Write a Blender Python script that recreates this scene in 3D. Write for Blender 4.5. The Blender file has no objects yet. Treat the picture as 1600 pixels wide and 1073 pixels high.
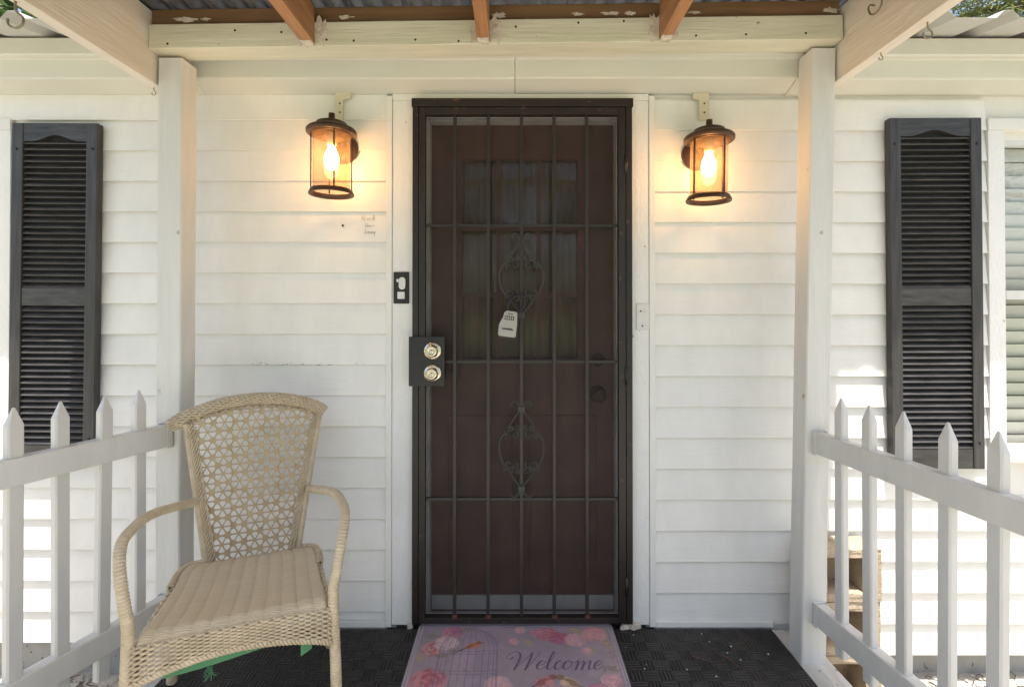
import bpy, bmesh, math, random
import numpy as np
from mathutils import Vector, Matrix, Quaternion
R = math.radians
rnd = random.Random(7)
scene = bpy.context.scene
C = scene.collection

# ------------------------------------------------------------------ camera
cam_d = bpy.data.cameras.new('camera')
cam = bpy.data.objects.new('camera', cam_d); C.objects.link(cam)
PITCH = 0.45
cam.location = (0, -2.0, 1.205); cam.rotation_euler = (R(90 + PITCH), 0, 0)
cam_d.sensor_width = 36; cam_d.lens = 18
cam_d.shift_x = -3 / 1600
cam_d.shift_y = -(46.5 + 800 * math.tan(R(PITCH))) / 1600
cam_d.clip_start = 0.02; cam_d.clip_end = 800
scene.camera = cam

# ------------------------------------------------------------------ sky, sun, exposure
SUN_TRAVEL = Vector((-0.06, 0.23, -1.0)).normalized()
w = bpy.data.worlds.new('World'); scene.world = w; w.use_nodes = True
nt = w.node_tree; nt.nodes.clear()
sky = nt.nodes.new('ShaderNodeTexSky'); sky.sky_type = 'NISHITA'; sky.sun_disc = False
sky.sun_elevation = math.asin(-SUN_TRAVEL.z); sky.sun_rotation = R(165)
sky.air_density = 1.0; sky.dust_density = 3.5; sky.ozone_density = 0.4
bg = nt.nodes.new('ShaderNodeBackground'); bg.inputs['Strength'].default_value = 0.15
wo = nt.nodes.new('ShaderNodeOutputWorld')
nt.links.new(sky.outputs[0], bg.inputs[0]); nt.links.new(bg.outputs[0], wo.inputs[0])
sun_d = bpy.data.lights.new('sun', 'SUN'); sun_d.energy = 4.0; sun_d.angle = R(0.53); sun_d.color = (1, 0.95, 0.87)
sun = bpy.data.objects.new('sun', sun_d); C.objects.link(sun)
sun.rotation_euler = SUN_TRAVEL.to_track_quat('-Z', 'Y').to_euler(); sun.location = (1, -4, 12)
vs = scene.view_settings
vs.view_transform = 'Standard'; vs.look = 'None'; vs.exposure = 1.14; vs.gamma = 1.0; vs.use_curve_mapping = False
scene.render.resolution_x = 1024; scene.render.resolution_y = 686

# ------------------------------------------------------------------ materials
MATS = {}
def mat(name, col, rough=0.5, metal=0.0, var=0.0, vscale=6.0, stretch=(1, 1, 1), col2=None, bump=0.0, bscale=40.0,
        bstretch=None, objvar=0.0, spec=0.5, detail=4.0, speck=None, speck_scale=60, speck_amt=0.3, coat=0.0):
    m = bpy.data.materials.new(name); m.use_nodes = True
    t = m.node_tree; b = t.nodes['Principled BSDF']; L = t.links.new
    b.inputs['Roughness'].default_value = rough; b.inputs['Metallic'].default_value = metal
    b.inputs['Specular IOR Level'].default_value = spec; b.inputs['Coat Weight'].default_value = coat
    b.inputs['Base Color'].default_value = (*col, 1)
    tc = t.nodes.new('ShaderNodeTexCoord')
    out = None
    if var or col2:
        mp = t.nodes.new('ShaderNodeMapping'); mp.inputs['Scale'].default_value = stretch
        L(tc.outputs['Object'], mp.inputs[0])
        n = t.nodes.new('ShaderNodeTexNoise'); n.inputs['Scale'].default_value = vscale; n.inputs['Detail'].default_value = detail
        n.inputs['Roughness'].default_value = 0.6
        L(mp.outputs[0], n.inputs['Vector'])
        if objvar:
            oi = t.nodes.new('ShaderNodeObjectInfo'); va = t.nodes.new('ShaderNodeVectorMath'); va.operation = 'ADD'
            cx = t.nodes.new('ShaderNodeMath'); cx.operation = 'MULTIPLY'; cx.inputs[1].default_value = 37.0
            L(oi.outputs['Random'], cx.inputs[0]); L(mp.outputs[0], va.inputs[0]); L(cx.outputs[0], va.inputs[1]); L(va.outputs[0], n.inputs['Vector'])
        rp = t.nodes.new('ShaderNodeValToRGB'); rp.color_ramp.elements[0].position = 0.3; rp.color_ramp.elements[1].position = 0.72
        c2 = col2 if col2 else tuple(c * (1 - var) for c in col)
        rp.color_ramp.elements[0].color = (*c2, 1); rp.color_ramp.elements[1].color = (*col, 1)
        L(n.outputs['Fac'], rp.inputs[0]); out = rp.outputs[0]
    if speck:
        n2 = t.nodes.new('ShaderNodeTexNoise'); n2.inputs['Scale'].default_value = speck_scale; n2.inputs['Detail'].default_value = 2
        L(tc.outputs['Object'], n2.inputs['Vector'])
        r2 = t.nodes.new('ShaderNodeValToRGB'); r2.color_ramp.elements[0].position = 1 - speck_amt - 0.06; r2.color_ramp.elements[1].position = 1 - speck_amt
        L(n2.outputs['Fac'], r2.inputs[0])
        mx = t.nodes.new('ShaderNodeMix'); mx.data_type = 'RGBA'; mx.inputs[6].default_value = (*col, 1); mx.inputs[7].default_value = (*speck, 1)
        L(r2.outputs[0], mx.inputs[0])
        if out: L(out, mx.inputs[6])
        out = mx.outputs[2]
    if objvar:
        oi = t.nodes.new('ShaderNodeObjectInfo'); mr = t.nodes.new('ShaderNodeMapRange')
        mr.inputs[3].default_value = 1 - objvar; mr.inputs[4].default_value = 1 + objvar * 0.3
        L(oi.outputs['Random'], mr.inputs[0])
        mm = t.nodes.new('ShaderNodeMix'); mm.data_type = 'RGBA'; mm.blend_type = 'MULTIPLY'; mm.inputs[0].default_value = 1
        mm.inputs[6].default_value = (*col, 1)
        if out: L(out, mm.inputs[6])
        L(mr.outputs[0], mm.inputs[7]); out = mm.outputs[2]
    if out: L(out, b.inputs['Base Color'])
    if bump:
        mp2 = t.nodes.new('ShaderNodeMapping'); mp2.inputs['Scale'].default_value = bstretch or stretch
        L(tc.outputs['Object'], mp2.inputs[0])
        n3 = t.nodes.new('ShaderNodeTexNoise'); n3.inputs['Scale'].default_value = bscale; n3.inputs['Detail'].default_value = 5
        L(mp2.outputs[0], n3.inputs['Vector'])
        bm = t.nodes.new('ShaderNodeBump'); bm.inputs['Strength'].default_value = min(1, bump); bm.inputs['Distance'].default_value = 0.002 * max(1, bump)
        L(n3.outputs['Fac'], bm.inputs['Height']); L(bm.outputs[0], b.inputs['Normal'])
    MATS[name] = m
    return m
mat('siding', (0.83, 0.815, 0.765), 0.42, var=0.09, vscale=4, stretch=(2.2, 1, 0.9), bump=0.35, bscale=9, bstretch=(1, 8, 12), objvar=0.035)
mat('trim_white', (0.78, 0.765, 0.71), 0.5, var=0.06, vscale=3, stretch=(1, 1, 3), bump=0.25, bscale=12)
mat('eave_paint', (0.63, 0.615, 0.525), 0.5, var=0.08, vscale=3, stretch=(1, 1, 3), bump=0.25, bscale=12)
mat('stucco_white', (0.80, 0.79, 0.75), 0.6, var=0.06, vscale=8, bump=1.6, bscale=70, bstretch=(1, 1, 0.45), speck=(0.35, 0.31, 0.26), speck_scale=34, speck_amt=0.2)
mat('paint_post', (0.66, 0.65, 0.605), 0.5, var=0.11, vscale=4, stretch=(6, 6, 0.6), bump=0.6, bscale=18, bstretch=(8, 8, 0.5), speck=(0.36, 0.31, 0.22), speck_scale=17, speck_amt=0.21)
mat('paint_beam', (0.68, 0.65, 0.51), 0.55, col2=(0.56, 0.53, 0.39), vscale=5, stretch=(0.6, 7, 7), bump=0.9, bscale=16, bstretch=(0.5, 9, 9), speck=(0.22, 0.18, 0.11), speck_scale=30, speck_amt=0.20)
mat('paint_rafter', (0.72, 0.67, 0.58), 0.55, col2=(0.63, 0.56, 0.45), vscale=5, stretch=(7, 0.6, 7), bump=0.9, bscale=18, bstretch=(9, 0.5, 9))
mat('raw_wood', (0.46, 0.235, 0.105), 0.6, col2=(0.27, 0.12, 0.05), vscale=8, stretch=(9, 0.5, 9), bump=0.5, bscale=24, bstretch=(9, 0.4, 9))
mat('brown_board', (0.22, 0.125, 0.055), 0.6, col2=(0.13, 0.07, 0.03), vscale=5, stretch=(0.5, 8, 8), bump=0.5, bscale=20, bstretch=(0.5, 9, 9))
mat('paint_flake', (0.74, 0.70, 0.62), 0.6, col2=(0.45, 0.36, 0.25), vscale=45, bump=0.8, bscale=90)
mat('galvanised', (0.27, 0.27, 0.26), 0.5, metal=0.3, col2=(0.12, 0.12, 0.125), vscale=22, bump=0.3, bscale=60)
mat('roof_metal', (0.60, 0.59, 0.54), 0.45, metal=0.1, var=0.12, vscale=5)
mat('vinyl', (0.63, 0.62, 0.58), 0.33, var=0.10, vscale=9, stretch=(2, 2, 0.7), objvar=0.05, bump=0.12, bscale=25)
mat('shutter', (0.022, 0.0205, 0.020), 0.38, col2=(0.075, 0.070, 0.068), vscale=12, stretch=(0.8, 3, 5), bump=0.5, bscale=26, bstretch=(1, 8, 8), objvar=0.25)
mat('shutter_back', (0.012, 0.011, 0.011), 0.7, var=0.2)
mat('shutter_stile', (0.022, 0.0205, 0.020), 0.42, col2=(0.062, 0.058, 0.056), vscale=9, stretch=(7, 4, 0.5), bump=0.6, bscale=22, bstretch=(9, 9, 0.6))
mat('black_metal', (0.011, 0.009, 0.008), 0.42, col2=(0.022, 0.013, 0.009), vscale=16, stretch=(2, 2, 1), bump=0.35, bscale=70, speck=(0.11, 0.05, 0.028), speck_scale=38, speck_amt=0.27)
mat('bar_metal', (0.018, 0.016, 0.014), 0.42, col2=(0.028, 0.022, 0.017), vscale=20, bump=0.3, bscale=80)
mat('scroll_metal', (0.042, 0.042, 0.035), 0.5, col2=(0.030, 0.026, 0.021), vscale=40, bump=0.3, bscale=90)
mat('rust', (0.12, 0.04, 0.018), 0.8, col2=(0.04, 0.018, 0.01), vscale=60, bump=1, bscale=120)
mat('lock_black', (0.013, 0.013, 0.014), 0.4, var=0.3, vscale=20, bump=0.15, bscale=90)
mat('brass_pale', (0.78, 0.70, 0.52), 0.16, metal=1.0, var=0.15, vscale=30)
mat('door_brown', (0.185, 0.092, 0.068), 0.42, col2=(0.15, 0.072, 0.053), vscale=5, stretch=(6, 6, 0.6), bump=0.3, bscale=20, bstretch=(9, 9, 0.6))
mat('curtain', (0.42, 0.25, 0.13), 0.9, col2=(0.26, 0.14, 0.07), vscale=7, stretch=(5, 5, 0.3))
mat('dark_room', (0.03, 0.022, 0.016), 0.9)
mat('wicker', (0.60, 0.50, 0.345), 0.55, col2=(0.44, 0.35, 0.225), vscale=28, bump=0.5, bscale=130)
mat('wicker_core', (0.46, 0.36, 0.22), 0.6, col2=(0.34, 0.25, 0.14), vscale=30, bump=0.6, bscale=150)
mat('green_strap', (0.07, 0.235, 0.105), 0.6, var=0.2, vscale=20, bump=0.4, bscale=160)
mat('block', (0.47, 0.38, 0.275), 0.9, col2=(0.34, 0.265, 0.18), vscale=14, bump=1.6, bscale=120, speck=(0.12, 0.09, 0.06), speck_scale=60, speck_amt=0.27)
mat('plate_white', (0.70, 0.69, 0.65), 0.5, var=0.08, vscale=20, bump=0.2, bscale=90)
mat('cream_plastic', (0.66, 0.60, 0.44), 0.5, var=0.06, vscale=12)
mat('plate_black', (0.014, 0.013, 0.012), 0.6, bump=0.8, bscale=160, speck=(0.12, 0.11, 0.10), speck_scale=200, speck_amt=0.3)
mat('lockbox_grey', (0.40, 0.385, 0.33), 0.4, var=0.1, vscale=30, bump=0.15, bscale=90)
mat('hook_metal', (0.33, 0.27, 0.17), 0.4, metal=0.7, var=0.4, vscale=60)
mat('bronze', (0.055, 0.028, 0.014), 0.4, metal=0.35, col2=(0.10, 0.05, 0.022), vscale=35, bump=0.3, bscale=90)
mat('screw', (0.045, 0.035, 0.025), 0.5, metal=0.5)
mat('deck_white', (0.66, 0.65, 0.61), 0.6, col2=(0.48, 0.46, 0.41), vscale=7, stretch=(5, 0.6, 5), bump=0.8, bscale=22, bstretch=(8, 0.6, 8), speck=(0.10, 0.075, 0.05), speck_scale=34, speck_amt=0.27)
mat('skirt', (0.40, 0.395, 0.37), 0.9, col2=(0.29, 0.285, 0.27), vscale=6, stretch=(1, 1, 1), bump=2.0, bscale=28, speck=(0.10, 0.095, 0.085), speck_scale=38, speck_amt=0.29)
mat('blind', (0.74, 0.73, 0.68), 0.5, var=0.05)
mat('pencil', (0.12, 0.11, 0.10), 0.8)
mat('needle', (0.23, 0.09, 0.045), 0.7, var=0.4, vscale=60)
mat('chip', (0.78, 0.77, 0.73), 0.6, var=0.1)
mat('bark', (0.14, 0.10, 0.07), 0.9, col2=(0.06, 0.045, 0.035), vscale=7, stretch=(4, 4, 0.7), bump=2, bscale=18)
mat('stone', (0.62, 0.60, 0.54), 0.9, col2=(0.38, 0.36, 0.31), vscale=20, objvar=0.1)
mat('litter', (0.10, 0.075, 0.05), 0.9, var=0.4, vscale=30)

def leaf_mat(name, a, b):
    m = bpy.data.materials.new(name); m.use_nodes = True; t = m.node_tree; p = t.nodes['Principled BSDF']; L = t.links.new
    g = t.nodes.new('ShaderNodeNewGeometry'); rp = t.nodes.new('ShaderNodeValToRGB')
    rp.color_ramp.elements[0].color = (*a, 1); rp.color_ramp.elements[1].color = (*b, 1)
    L(g.outputs['Random Per Island'], rp.inputs[0]); L(rp.outputs[0], p.inputs['Base Color'])
    p.inputs['Roughness'].default_value = 0.55
    tr = t.nodes.new('ShaderNodeBsdfTranslucent'); L(rp.outputs[0], tr.inputs[0])
    mx = t.nodes.new('ShaderNodeMixShader'); mx.inputs[0].default_value = 0.4
    o = t.nodes['Material Output']; L(p.outputs[0], mx.inputs[1]); L(tr.outputs[0], mx.inputs[2]); L(mx.outputs[0], o.inputs[0])
    MATS[name] = m
leaf_mat('leaf_pine', (0.10, 0.13, 0.03), (0.20, 0.22, 0.05))
leaf_mat('leaf_oak', (0.045, 0.085, 0.025), (0.10, 0.15, 0.04))

def glass_mat(name, tint, gloss_rough=0.02, diffuse=None, dfac=0.0, boost=0.0):
    m = bpy.data.materials.new(name); m.use_nodes = True; t = m.node_tree; t.nodes.clear(); L = t.links.new
    o = t.nodes.new('ShaderNodeOutputMaterial'); tr = t.nodes.new('ShaderNodeBsdfTransparent'); tr.inputs[0].default_value = (*tint, 1)
    gl = t.nodes.new('ShaderNodeBsdfGlossy'); gl.inputs['Roughness'].default_value = gloss_rough
    fr = t.nodes.new('ShaderNodeFresnel'); fr.inputs[0].default_value = 1.5
    ad = t.nodes.new('ShaderNodeMath'); ad.operation = 'ADD'; ad.inputs[1].default_value = boost; ad.use_clamp = True
    ge = t.nodes.new('ShaderNodeNewGeometry'); io = t.nodes.new('ShaderNodeMapRange'); io.inputs[3].default_value = 1.5; io.inputs[4].default_value = 1/1.5
    L(ge.outputs['Backfacing'], io.inputs[0]); L(io.outputs[0], fr.inputs[0])      # same reflectance on both faces of a thin pane
    L(fr.outputs[0], ad.inputs[0])
    mx = t.nodes.new('ShaderNodeMixShader'); L(ad.outputs[0], mx.inputs[0])
    base = tr.outputs[0]
    if diffuse:
        tl = t.nodes.new('ShaderNodeBsdfTranslucent'); tl.inputs[0].default_value = (*diffuse, 1)
        m2 = t.nodes.new('ShaderNodeMixShader'); m2.inputs[0].default_value = dfac
        tc = t.nodes.new('ShaderNodeTexCoord'); no = t.nodes.new('ShaderNodeTexNoise'); no.inputs['Scale'].default_value = 160
        mr = t.nodes.new('ShaderNodeMapRange'); mr.inputs[1].default_value = 0.35; mr.inputs[2].default_value = 0.75; mr.inputs[3].default_value = dfac * 0.7; mr.inputs[4].default_value = min(1, dfac * 1.6)
        L(tc.outputs['Object'], no.inputs['Vector']); L(no.outputs['Fac'], mr.inputs[0]); L(mr.outputs[0], m2.inputs[0])
        L(base, m2.inputs[1]); L(tl.outputs[0], m2.inputs[2]); base = m2.outputs[0]
    L(base, mx.inputs[1]); L(gl.outputs[0], mx.inputs[2]); L(mx.outputs[0], o.inputs[0])
    MATS[name] = m
glass_mat('pane_glass', (0.92, 0.93, 0.90), boost=0.02)
glass_mat('window_glass', (0.95, 0.96, 0.95), boost=0.03)
glass_mat('lamp_glass', (0.87, 0.77, 0.65), 0.12, (0.36, 0.25, 0.16), 0.14)

def screen_mat():
    m = bpy.data.materials.new('screen_mesh'); m.use_nodes = True; t = m.node_tree; L = t.links.new
    p = t.nodes['Principled BSDF']; p.inputs['Base Color'].default_value = (0.022, 0.018, 0.016, 1); p.inputs['Roughness'].default_value = 0.75
    tr = t.nodes.new('ShaderNodeBsdfTransparent'); mx = t.nodes.new('ShaderNodeMixShader')
    tc = t.nodes.new('ShaderNodeTexCoord'); n = t.nodes.new('ShaderNodeTexNoise'); n.inputs['Scale'].default_value = 9; n.inputs['Detail'].default_value = 6
    mr = t.nodes.new('ShaderNodeMapRange'); mr.inputs[1].default_value = 0.3; mr.inputs[2].default_value = 0.7; mr.inputs[3].default_value = 0.26; mr.inputs[4].default_value = 0.36
    L(tc.outputs['Object'], n.inputs['Vector']); L(n.outputs['Fac'], mr.inputs[0]); L(mr.outputs[0], mx.inputs[0])
    L(tr.outputs[0], mx.inputs[1]); L(p.outputs[0], mx.inputs[2]); L(mx.outputs[0], t.nodes['Material Output'].inputs[0])
    MATS['screen_mesh'] = m
screen_mat()
def emit_mat(name, col, s):
    m = bpy.data.materials.new(name); m.use_nodes = True; t = m.node_tree; t.nodes.clear()
    e = t.nodes.new('ShaderNodeEmission'); e.inputs[0].default_value = (*col, 1); e.inputs[1].default_value = s
    o = t.nodes.new('ShaderNodeOutputMaterial'); t.links.new(e.outputs[0], o.inputs[0]); MATS[name] = m
emit_mat('bulb_glow', (1.0, 0.56, 0.23), 36.0)

def seat_weave():
    m = mat('seat_weave', (0.70, 0.585, 0.40), 0.6, col2=(0.55, 0.445, 0.29), vscale=13, stretch=(0.9, 24, 1))
    t = m.node_tree; L = t.links.new; p = t.nodes['Principled BSDF']
    tc = t.nodes.new('ShaderNodeTexCoord'); wv = t.nodes.new('ShaderNodeTexWave'); wv.bands_direction = 'Y'
    wv.inputs['Scale'].default_value = 62; wv.inputs['Distortion'].default_value = 1.6; wv.inputs['Detail'].default_value = 2
    L(tc.outputs['Object'], wv.inputs['Vector'])
    bm = t.nodes.new('ShaderNodeBump'); bm.inputs['Strength'].default_value = 0.7; bm.inputs['Distance'].default_value = 0.003
    L(wv.outputs['Fac'], bm.inputs['Height']); L(bm.outputs[0], p.inputs['Normal'])
seat_weave()

def rubber_mat_material():
    # basket-weave relief: square blocks of parallel ridges, turned 90 degrees from block to block
    m = bpy.data.materials.new('rubber_basket'); m.use_nodes = True; t = m.node_tree; L = t.links.new
    p = t.nodes['Principled BSDF']; p.inputs['Roughness'].default_value = 0.62
    tc = t.nodes.new('ShaderNodeTexCoord')
    mp = t.nodes.new('ShaderNodeMapping'); mp.inputs['Rotation'].default_value = (0, 0, 0); mp.inputs['Location'].default_value = (0.013, 0.007, 0.01); L(tc.outputs['Object'], mp.inputs[0])
    ck = t.nodes.new('ShaderNodeTexChecker'); ck.inputs['Scale'].default_value = 1 / 0.05; L(mp.outputs[0], ck.inputs['Vector'])
    def wave(d):
        wv = t.nodes.new('ShaderNodeTexWave'); wv.bands_direction = d; wv.inputs['Scale'].default_value = 0.3142 / 0.0125 ; L(mp.outputs[0], wv.inputs['Vector']); return wv
    wx, wy = wave('X'), wave('Y')
    mx = t.nodes.new('ShaderNodeMix'); mx.data_type = 'FLOAT'; L(ck.outputs['Fac'], mx.inputs[0]); L(wx.outputs['Fac'], mx.inputs[2]); L(wy.outputs['Fac'], mx.inputs[3])
    bm = t.nodes.new('ShaderNodeBump'); bm.inputs['Strength'].default_value = 1.0; bm.inputs['Distance'].default_value = 0.004
    L(mx.outputs[0], bm.inputs['Height']); L(bm.outputs[0], p.inputs['Normal'])
    n = t.nodes.new('ShaderNodeTexNoise'); n.inputs['Scale'].default_value = 5; n.inputs['Detail'].default_value = 8; L(tc.outputs['Object'], n.inputs['Vector'])
    rp = t.nodes.new('ShaderNodeValToRGB'); rp.color_ramp.elements[0].position = 0.4; rp.color_ramp.elements[1].position = 0.75
    rp.color_ramp.elements[0].color = (0.020, 0.018, 0.016, 1); rp.color_ramp.elements[1].color = (0.060, 0.052, 0.045, 1)
    L(n.outputs['Fac'], rp.inputs[0])
    dk = t.nodes.new('ShaderNodeMix'); dk.data_type = 'RGBA'; L(mx.outputs[0], dk.inputs[0]); dk.inputs[6].default_value = (0.009, 0.008, 0.007, 1); L(rp.outputs[0], dk.inputs[7])
    L(dk.outputs[2], p.inputs['Base Color'])
    MATS['rubber_basket'] = m
rubber_mat_material()

def ground_material():
    m = bpy.data.materials.new('sand_ground'); m.use_nodes = True; t = m.node_tree; L = t.links.new
    p = t.nodes['Principled BSDF']; p.inputs['Roughness'].default_value = 0.95
    tc = t.nodes.new('ShaderNodeTexCoord')
    n = t.nodes.new('ShaderNodeTexNoise'); n.inputs['Scale'].default_value = 3; n.inputs['Detail'].default_value = 9; L(tc.outputs['Object'], n.inputs['Vector'])
    rp = t.nodes.new('ShaderNodeValToRGB'); rp.color_ramp.elements[0].position = 0.3; rp.color_ramp.elements[1].position = 0.65
    rp.color_ramp.elements[0].color = (0.36, 0.33, 0.28, 1); rp.color_ramp.elements[1].color = (0.52, 0.49, 0.43, 1); L(n.outputs['Fac'], rp.inputs[0])
    n2 = t.nodes.new('ShaderNodeTexNoise'); n2.inputs['Scale'].default_value = 55; n2.inputs['Detail'].default_value = 3; L(tc.outputs['Object'], n2.inputs['Vector'])
    r2 = t.nodes.new('ShaderNodeValToRGB'); r2.color_ramp.elements[0].position = 0.62; r2.color_ramp.elements[1].position = 0.70; L(n2.outputs['Fac'], r2.inputs[0])
    mx = t.nodes.new('ShaderNodeMix'); mx.data_type = 'RGBA'; L(r2.outputs[0], mx.inputs[0]); L(rp.outputs[0], mx.inputs[6]); mx.inputs[7].default_value = (0.16, 0.14, 0.11, 1)
    # grass patches away from the house
    n3 = t.nodes.new('ShaderNodeTexNoise'); n3.inputs['Scale'].default_value = 0.8; n3.inputs['Detail'].default_value = 6; L(tc.outputs['Object'], n3.inputs['Vector'])
    sp = t.nodes.new('ShaderNodeSeparateXYZ'); L(tc.outputs['Object'], sp.inputs[0])
    mr = t.nodes.new('ShaderNodeMapRange'); mr.inputs[1].default_value = -3.5; mr.inputs[2].default_value = -9.0; mr.inputs[3].default_value = -0.2; mr.inputs[4].default_value = 0.75
    L(sp.outputs['Y'], mr.inputs[0])
    ad = t.nodes.new('ShaderNodeMath'); ad.operation = 'ADD'; L(n3.outputs['Fac'], ad.inputs[0]); L(mr.outputs[0], ad.inputs[1])
    r3 = t.nodes.new('ShaderNodeValToRGB'); r3.color_ramp.elements[0].position = 0.60; r3.color_ramp.elements[1].position = 0.80; L(ad.outputs[0], r3.inputs[0])
    mg = t.nodes.new('ShaderNodeMix'); mg.data_type = 'RGBA'; L(r3.outputs[0], mg.inputs[0]); L(mx.outputs[2], mg.inputs[6]); mg.inputs[7].default_value = (0.15, 0.18, 0.07, 1)
    L(mg.outputs[2], p.inputs['Base Color'])
    bm = t.nodes.new('ShaderNodeBump'); bm.inputs['Strength'].default_value = 1; bm.inputs['Distance'].default_value = 0.012
    n4 = t.nodes.new('ShaderNodeTexNoise'); n4.inputs['Scale'].default_value = 40; n4.inputs['Detail'].default_value = 5; L(tc.outputs['Object'], n4.inputs['Vector'])
    L(n4.outputs['Fac'], bm.inputs['Height']); L(bm.outputs[0], p.inputs['Normal'])
    MATS['sand_ground'] = m
ground_material()

# ------------------------------------------------------------------ mesh helpers
class MB:
    def __init__(s): s.v = []; s.f = []; s.m = []; s.mats = []; s.smooth = []
    def mi(s, m):
        if m not in s.mats: s.mats.append(m)
        return s.mats.index(m)
    def add(s, vs, fs, m, smooth=False):
        o = len(s.v); s.v.extend([tuple(v) for v in vs]); k = s.mi(m)
        for f in fs: s.f.append(tuple(o + i for i in f)); s.m.append(k); s.smooth.append(smooth)
        return s
    def box(s, a, b, m, ch=0.0, M=None):
        (x0, y0, z0), (x1, y1, z1) = a, b
        if ch <= 0:
            vs = [(x0,y0,z0),(x1,y0,z0),(x1,y1,z0),(x0,y1,z0),(x0,y0,z1),(x1,y0,z1),(x1,y1,z1),(x0,y1,z1)]
            fs = [(0,3,2,1),(4,5,6,7),(0,1,5,4),(1,2,6,5),(2,3,7,6),(3,0,4,7)]
        else:
            bm = bmesh.new(); bmesh.ops.create_cube(bm, size=1)
            for v in bm.verts: v.co = Vector(((x0+x1)/2 + v.co.x*(x1-x0), (y0+y1)/2 + v.co.y*(y1-y0), (z0+z1)/2 + v.co.z*(z1-z0)))
            bmesh.ops.bevel(bm, geom=list(bm.edges), offset=ch, segments=2, affect='EDGES', profile=0.6)
            bm.verts.index_update()
            vs = [v.co.copy() for v in bm.verts]; fs = [[v.index for v in f.verts] for f in bm.faces]; bm.free()
        if M is not None: vs = [M @ Vector(v) for v in vs]
        return s.add(vs, fs, m)
    def tube(s, pts, rad, m, n=8, caps=True, smooth=True, ring=None):
        pts = [Vector(p) for p in pts]; N = len(pts); vs = []; fs = []
        up = None
        for i, p in enumerate(pts):
            t = (pts[min(i+1, N-1)] - pts[max(i-1, 0)]).normalized()
            if up is None:
                up = Vector((0, 0, 1)) if abs(t.z) < 0.9 else Vector((0, 1, 0))
            up = (up - t * up.dot(t)).normalized(); sd = t.cross(up)
            r = rad[i] if hasattr(rad, '__len__') else rad
            for k in range(n):
                a = 2*math.pi*k/n; vs.append(p + (up*math.cos(a) + sd*math.sin(a)) * r)
        for i in range(N-1):
            for k in range(n):
                k2 = (k+1) % n; fs.append((i*n+k, i*n+k2, (i+1)*n+k2, (i+1)*n+k))
        if caps: fs.append(tuple(range(n))); fs.append(tuple((N-1)*n + k for k in reversed(range(n))))
        return s.add(vs, fs, m, smooth)
    def lathe(s, prof, m, o=(0,0,0), n=28, axis='Z', smooth=True, caps=True):
        vs = []; fs = []; o = Vector(o)
        for r, h in prof:
            for k in range(n):
                a = 2*math.pi*k/n; c, q = r*math.cos(a), r*math.sin(a)
                vs.append(o + (Vector((c, q, h)) if axis == 'Z' else Vector((c, h, q))))
        for i in range(len(prof)-1):
            for k in range(n):
                k2 = (k+1) % n; fs.append((i*n+k, i*n+k2, (i+1)*n+k2, (i+1)*n+k))
        if caps and prof[0][0] > 1e-5: fs.append(tuple(reversed(range(n))))
        if caps and prof[-1][0] > 1e-5: fs.append(tuple((len(prof)-1)*n + k for k in range(n)))
        return s.add(vs, fs, m, smooth)
    def prism(s, poly, a, b, m, axis='Y', ch=0):
        # polygon of 2D points extruded; axis Y: (x,z) from y=a to b ; axis X: (y,z) ; axis Z: (x,y)
        n = len(poly); vs = []
        for h in (a, b):
            for p in poly: vs.append({'Y': (p[0], h, p[1]), 'X': (h, p[0], p[1]), 'Z': (p[0], p[1], h)}[axis])
        fs = [tuple(range(n)), tuple(reversed(range(n, 2*n)))] + [(i, n+i, n+(i+1) % n, (i+1) % n) for i in range(n)]
        return s.add(vs, fs, m)
    def mesh(s, name):
        me = bpy.data.meshes.new(name); me.from_pydata(s.v, [], s.f)
        for m in s.mats: me.materials.append(MATS[m])
        me.polygons.foreach_set('material_index', s.m); me.polygons.foreach_set('use_smooth', s.smooth)
        me.update()
        bm = bmesh.new(); bm.from_mesh(me); bmesh.ops.recalc_face_normals(bm, faces=bm.faces); bm.to_mesh(me); bm.free()
        return me
    def build(s, name, parent=None, loc=None):
        return link(name, s.mesh(name), parent, loc)
def link(name, data, parent=None, loc=None, rot=None):
    o = bpy.data.objects.new(name, data); C.objects.link(o)
    if parent: o.parent = parent
    if loc is not None: o.location = loc
    if rot is not None: o.rotation_euler = rot
    return o
def tag(o, label=None, cat=None, group=None, kind=None):
    for k, v in (('label', label), ('category', cat), ('group', group), ('kind', kind)):
        if v: o[k] = v
    return o
def empty(name, loc=(0,0,0), rz=0): return link(name, None, None, loc, (0, 0, rz))
def bev(o, wd=0.003, seg=2):
    b = o.modifiers.new('bevel', 'BEVEL'); b.width = wd; b.segments = seg; b.limit_method = 'ANGLE'; b.angle_limit = R(40); return o
def spline(pts, step=0.01):
    P = [Vector(p) for p in pts]; P = [P[0]*2 - P[1]] + P + [P[-1]*2 - P[-2]]; out = []
    for i in range(1, len(P)-2):
        a, b, c, d = P[i-1:i+3]; n = max(2, int((c-b).length/step))
        for k in range(n):
            t = k/n; out.append(0.5*((2*b) + (c-a)*t + (2*a-5*b+4*c-d)*t*t + (3*b-a-3*c+d)*t**3))
    out.append(P[-2]); return out
def resample(pts, step):
    P = [Vector(p) for p in pts]; L = [0]
    for i in range(1, len(P)): L.append(L[-1] + (P[i]-P[i-1]).length)
    n = max(2, int(L[-1]/step)); out = []; j = 0
    for k in range(n+1):
        d = L[-1]*k/n
        while j < len(P)-2 and L[j+1] < d: j += 1
        t = (d-L[j])/max(1e-9, L[j+1]-L[j]); out.append(P[j].lerp(P[j+1], min(1, max(0, t))))
    return out
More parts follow.
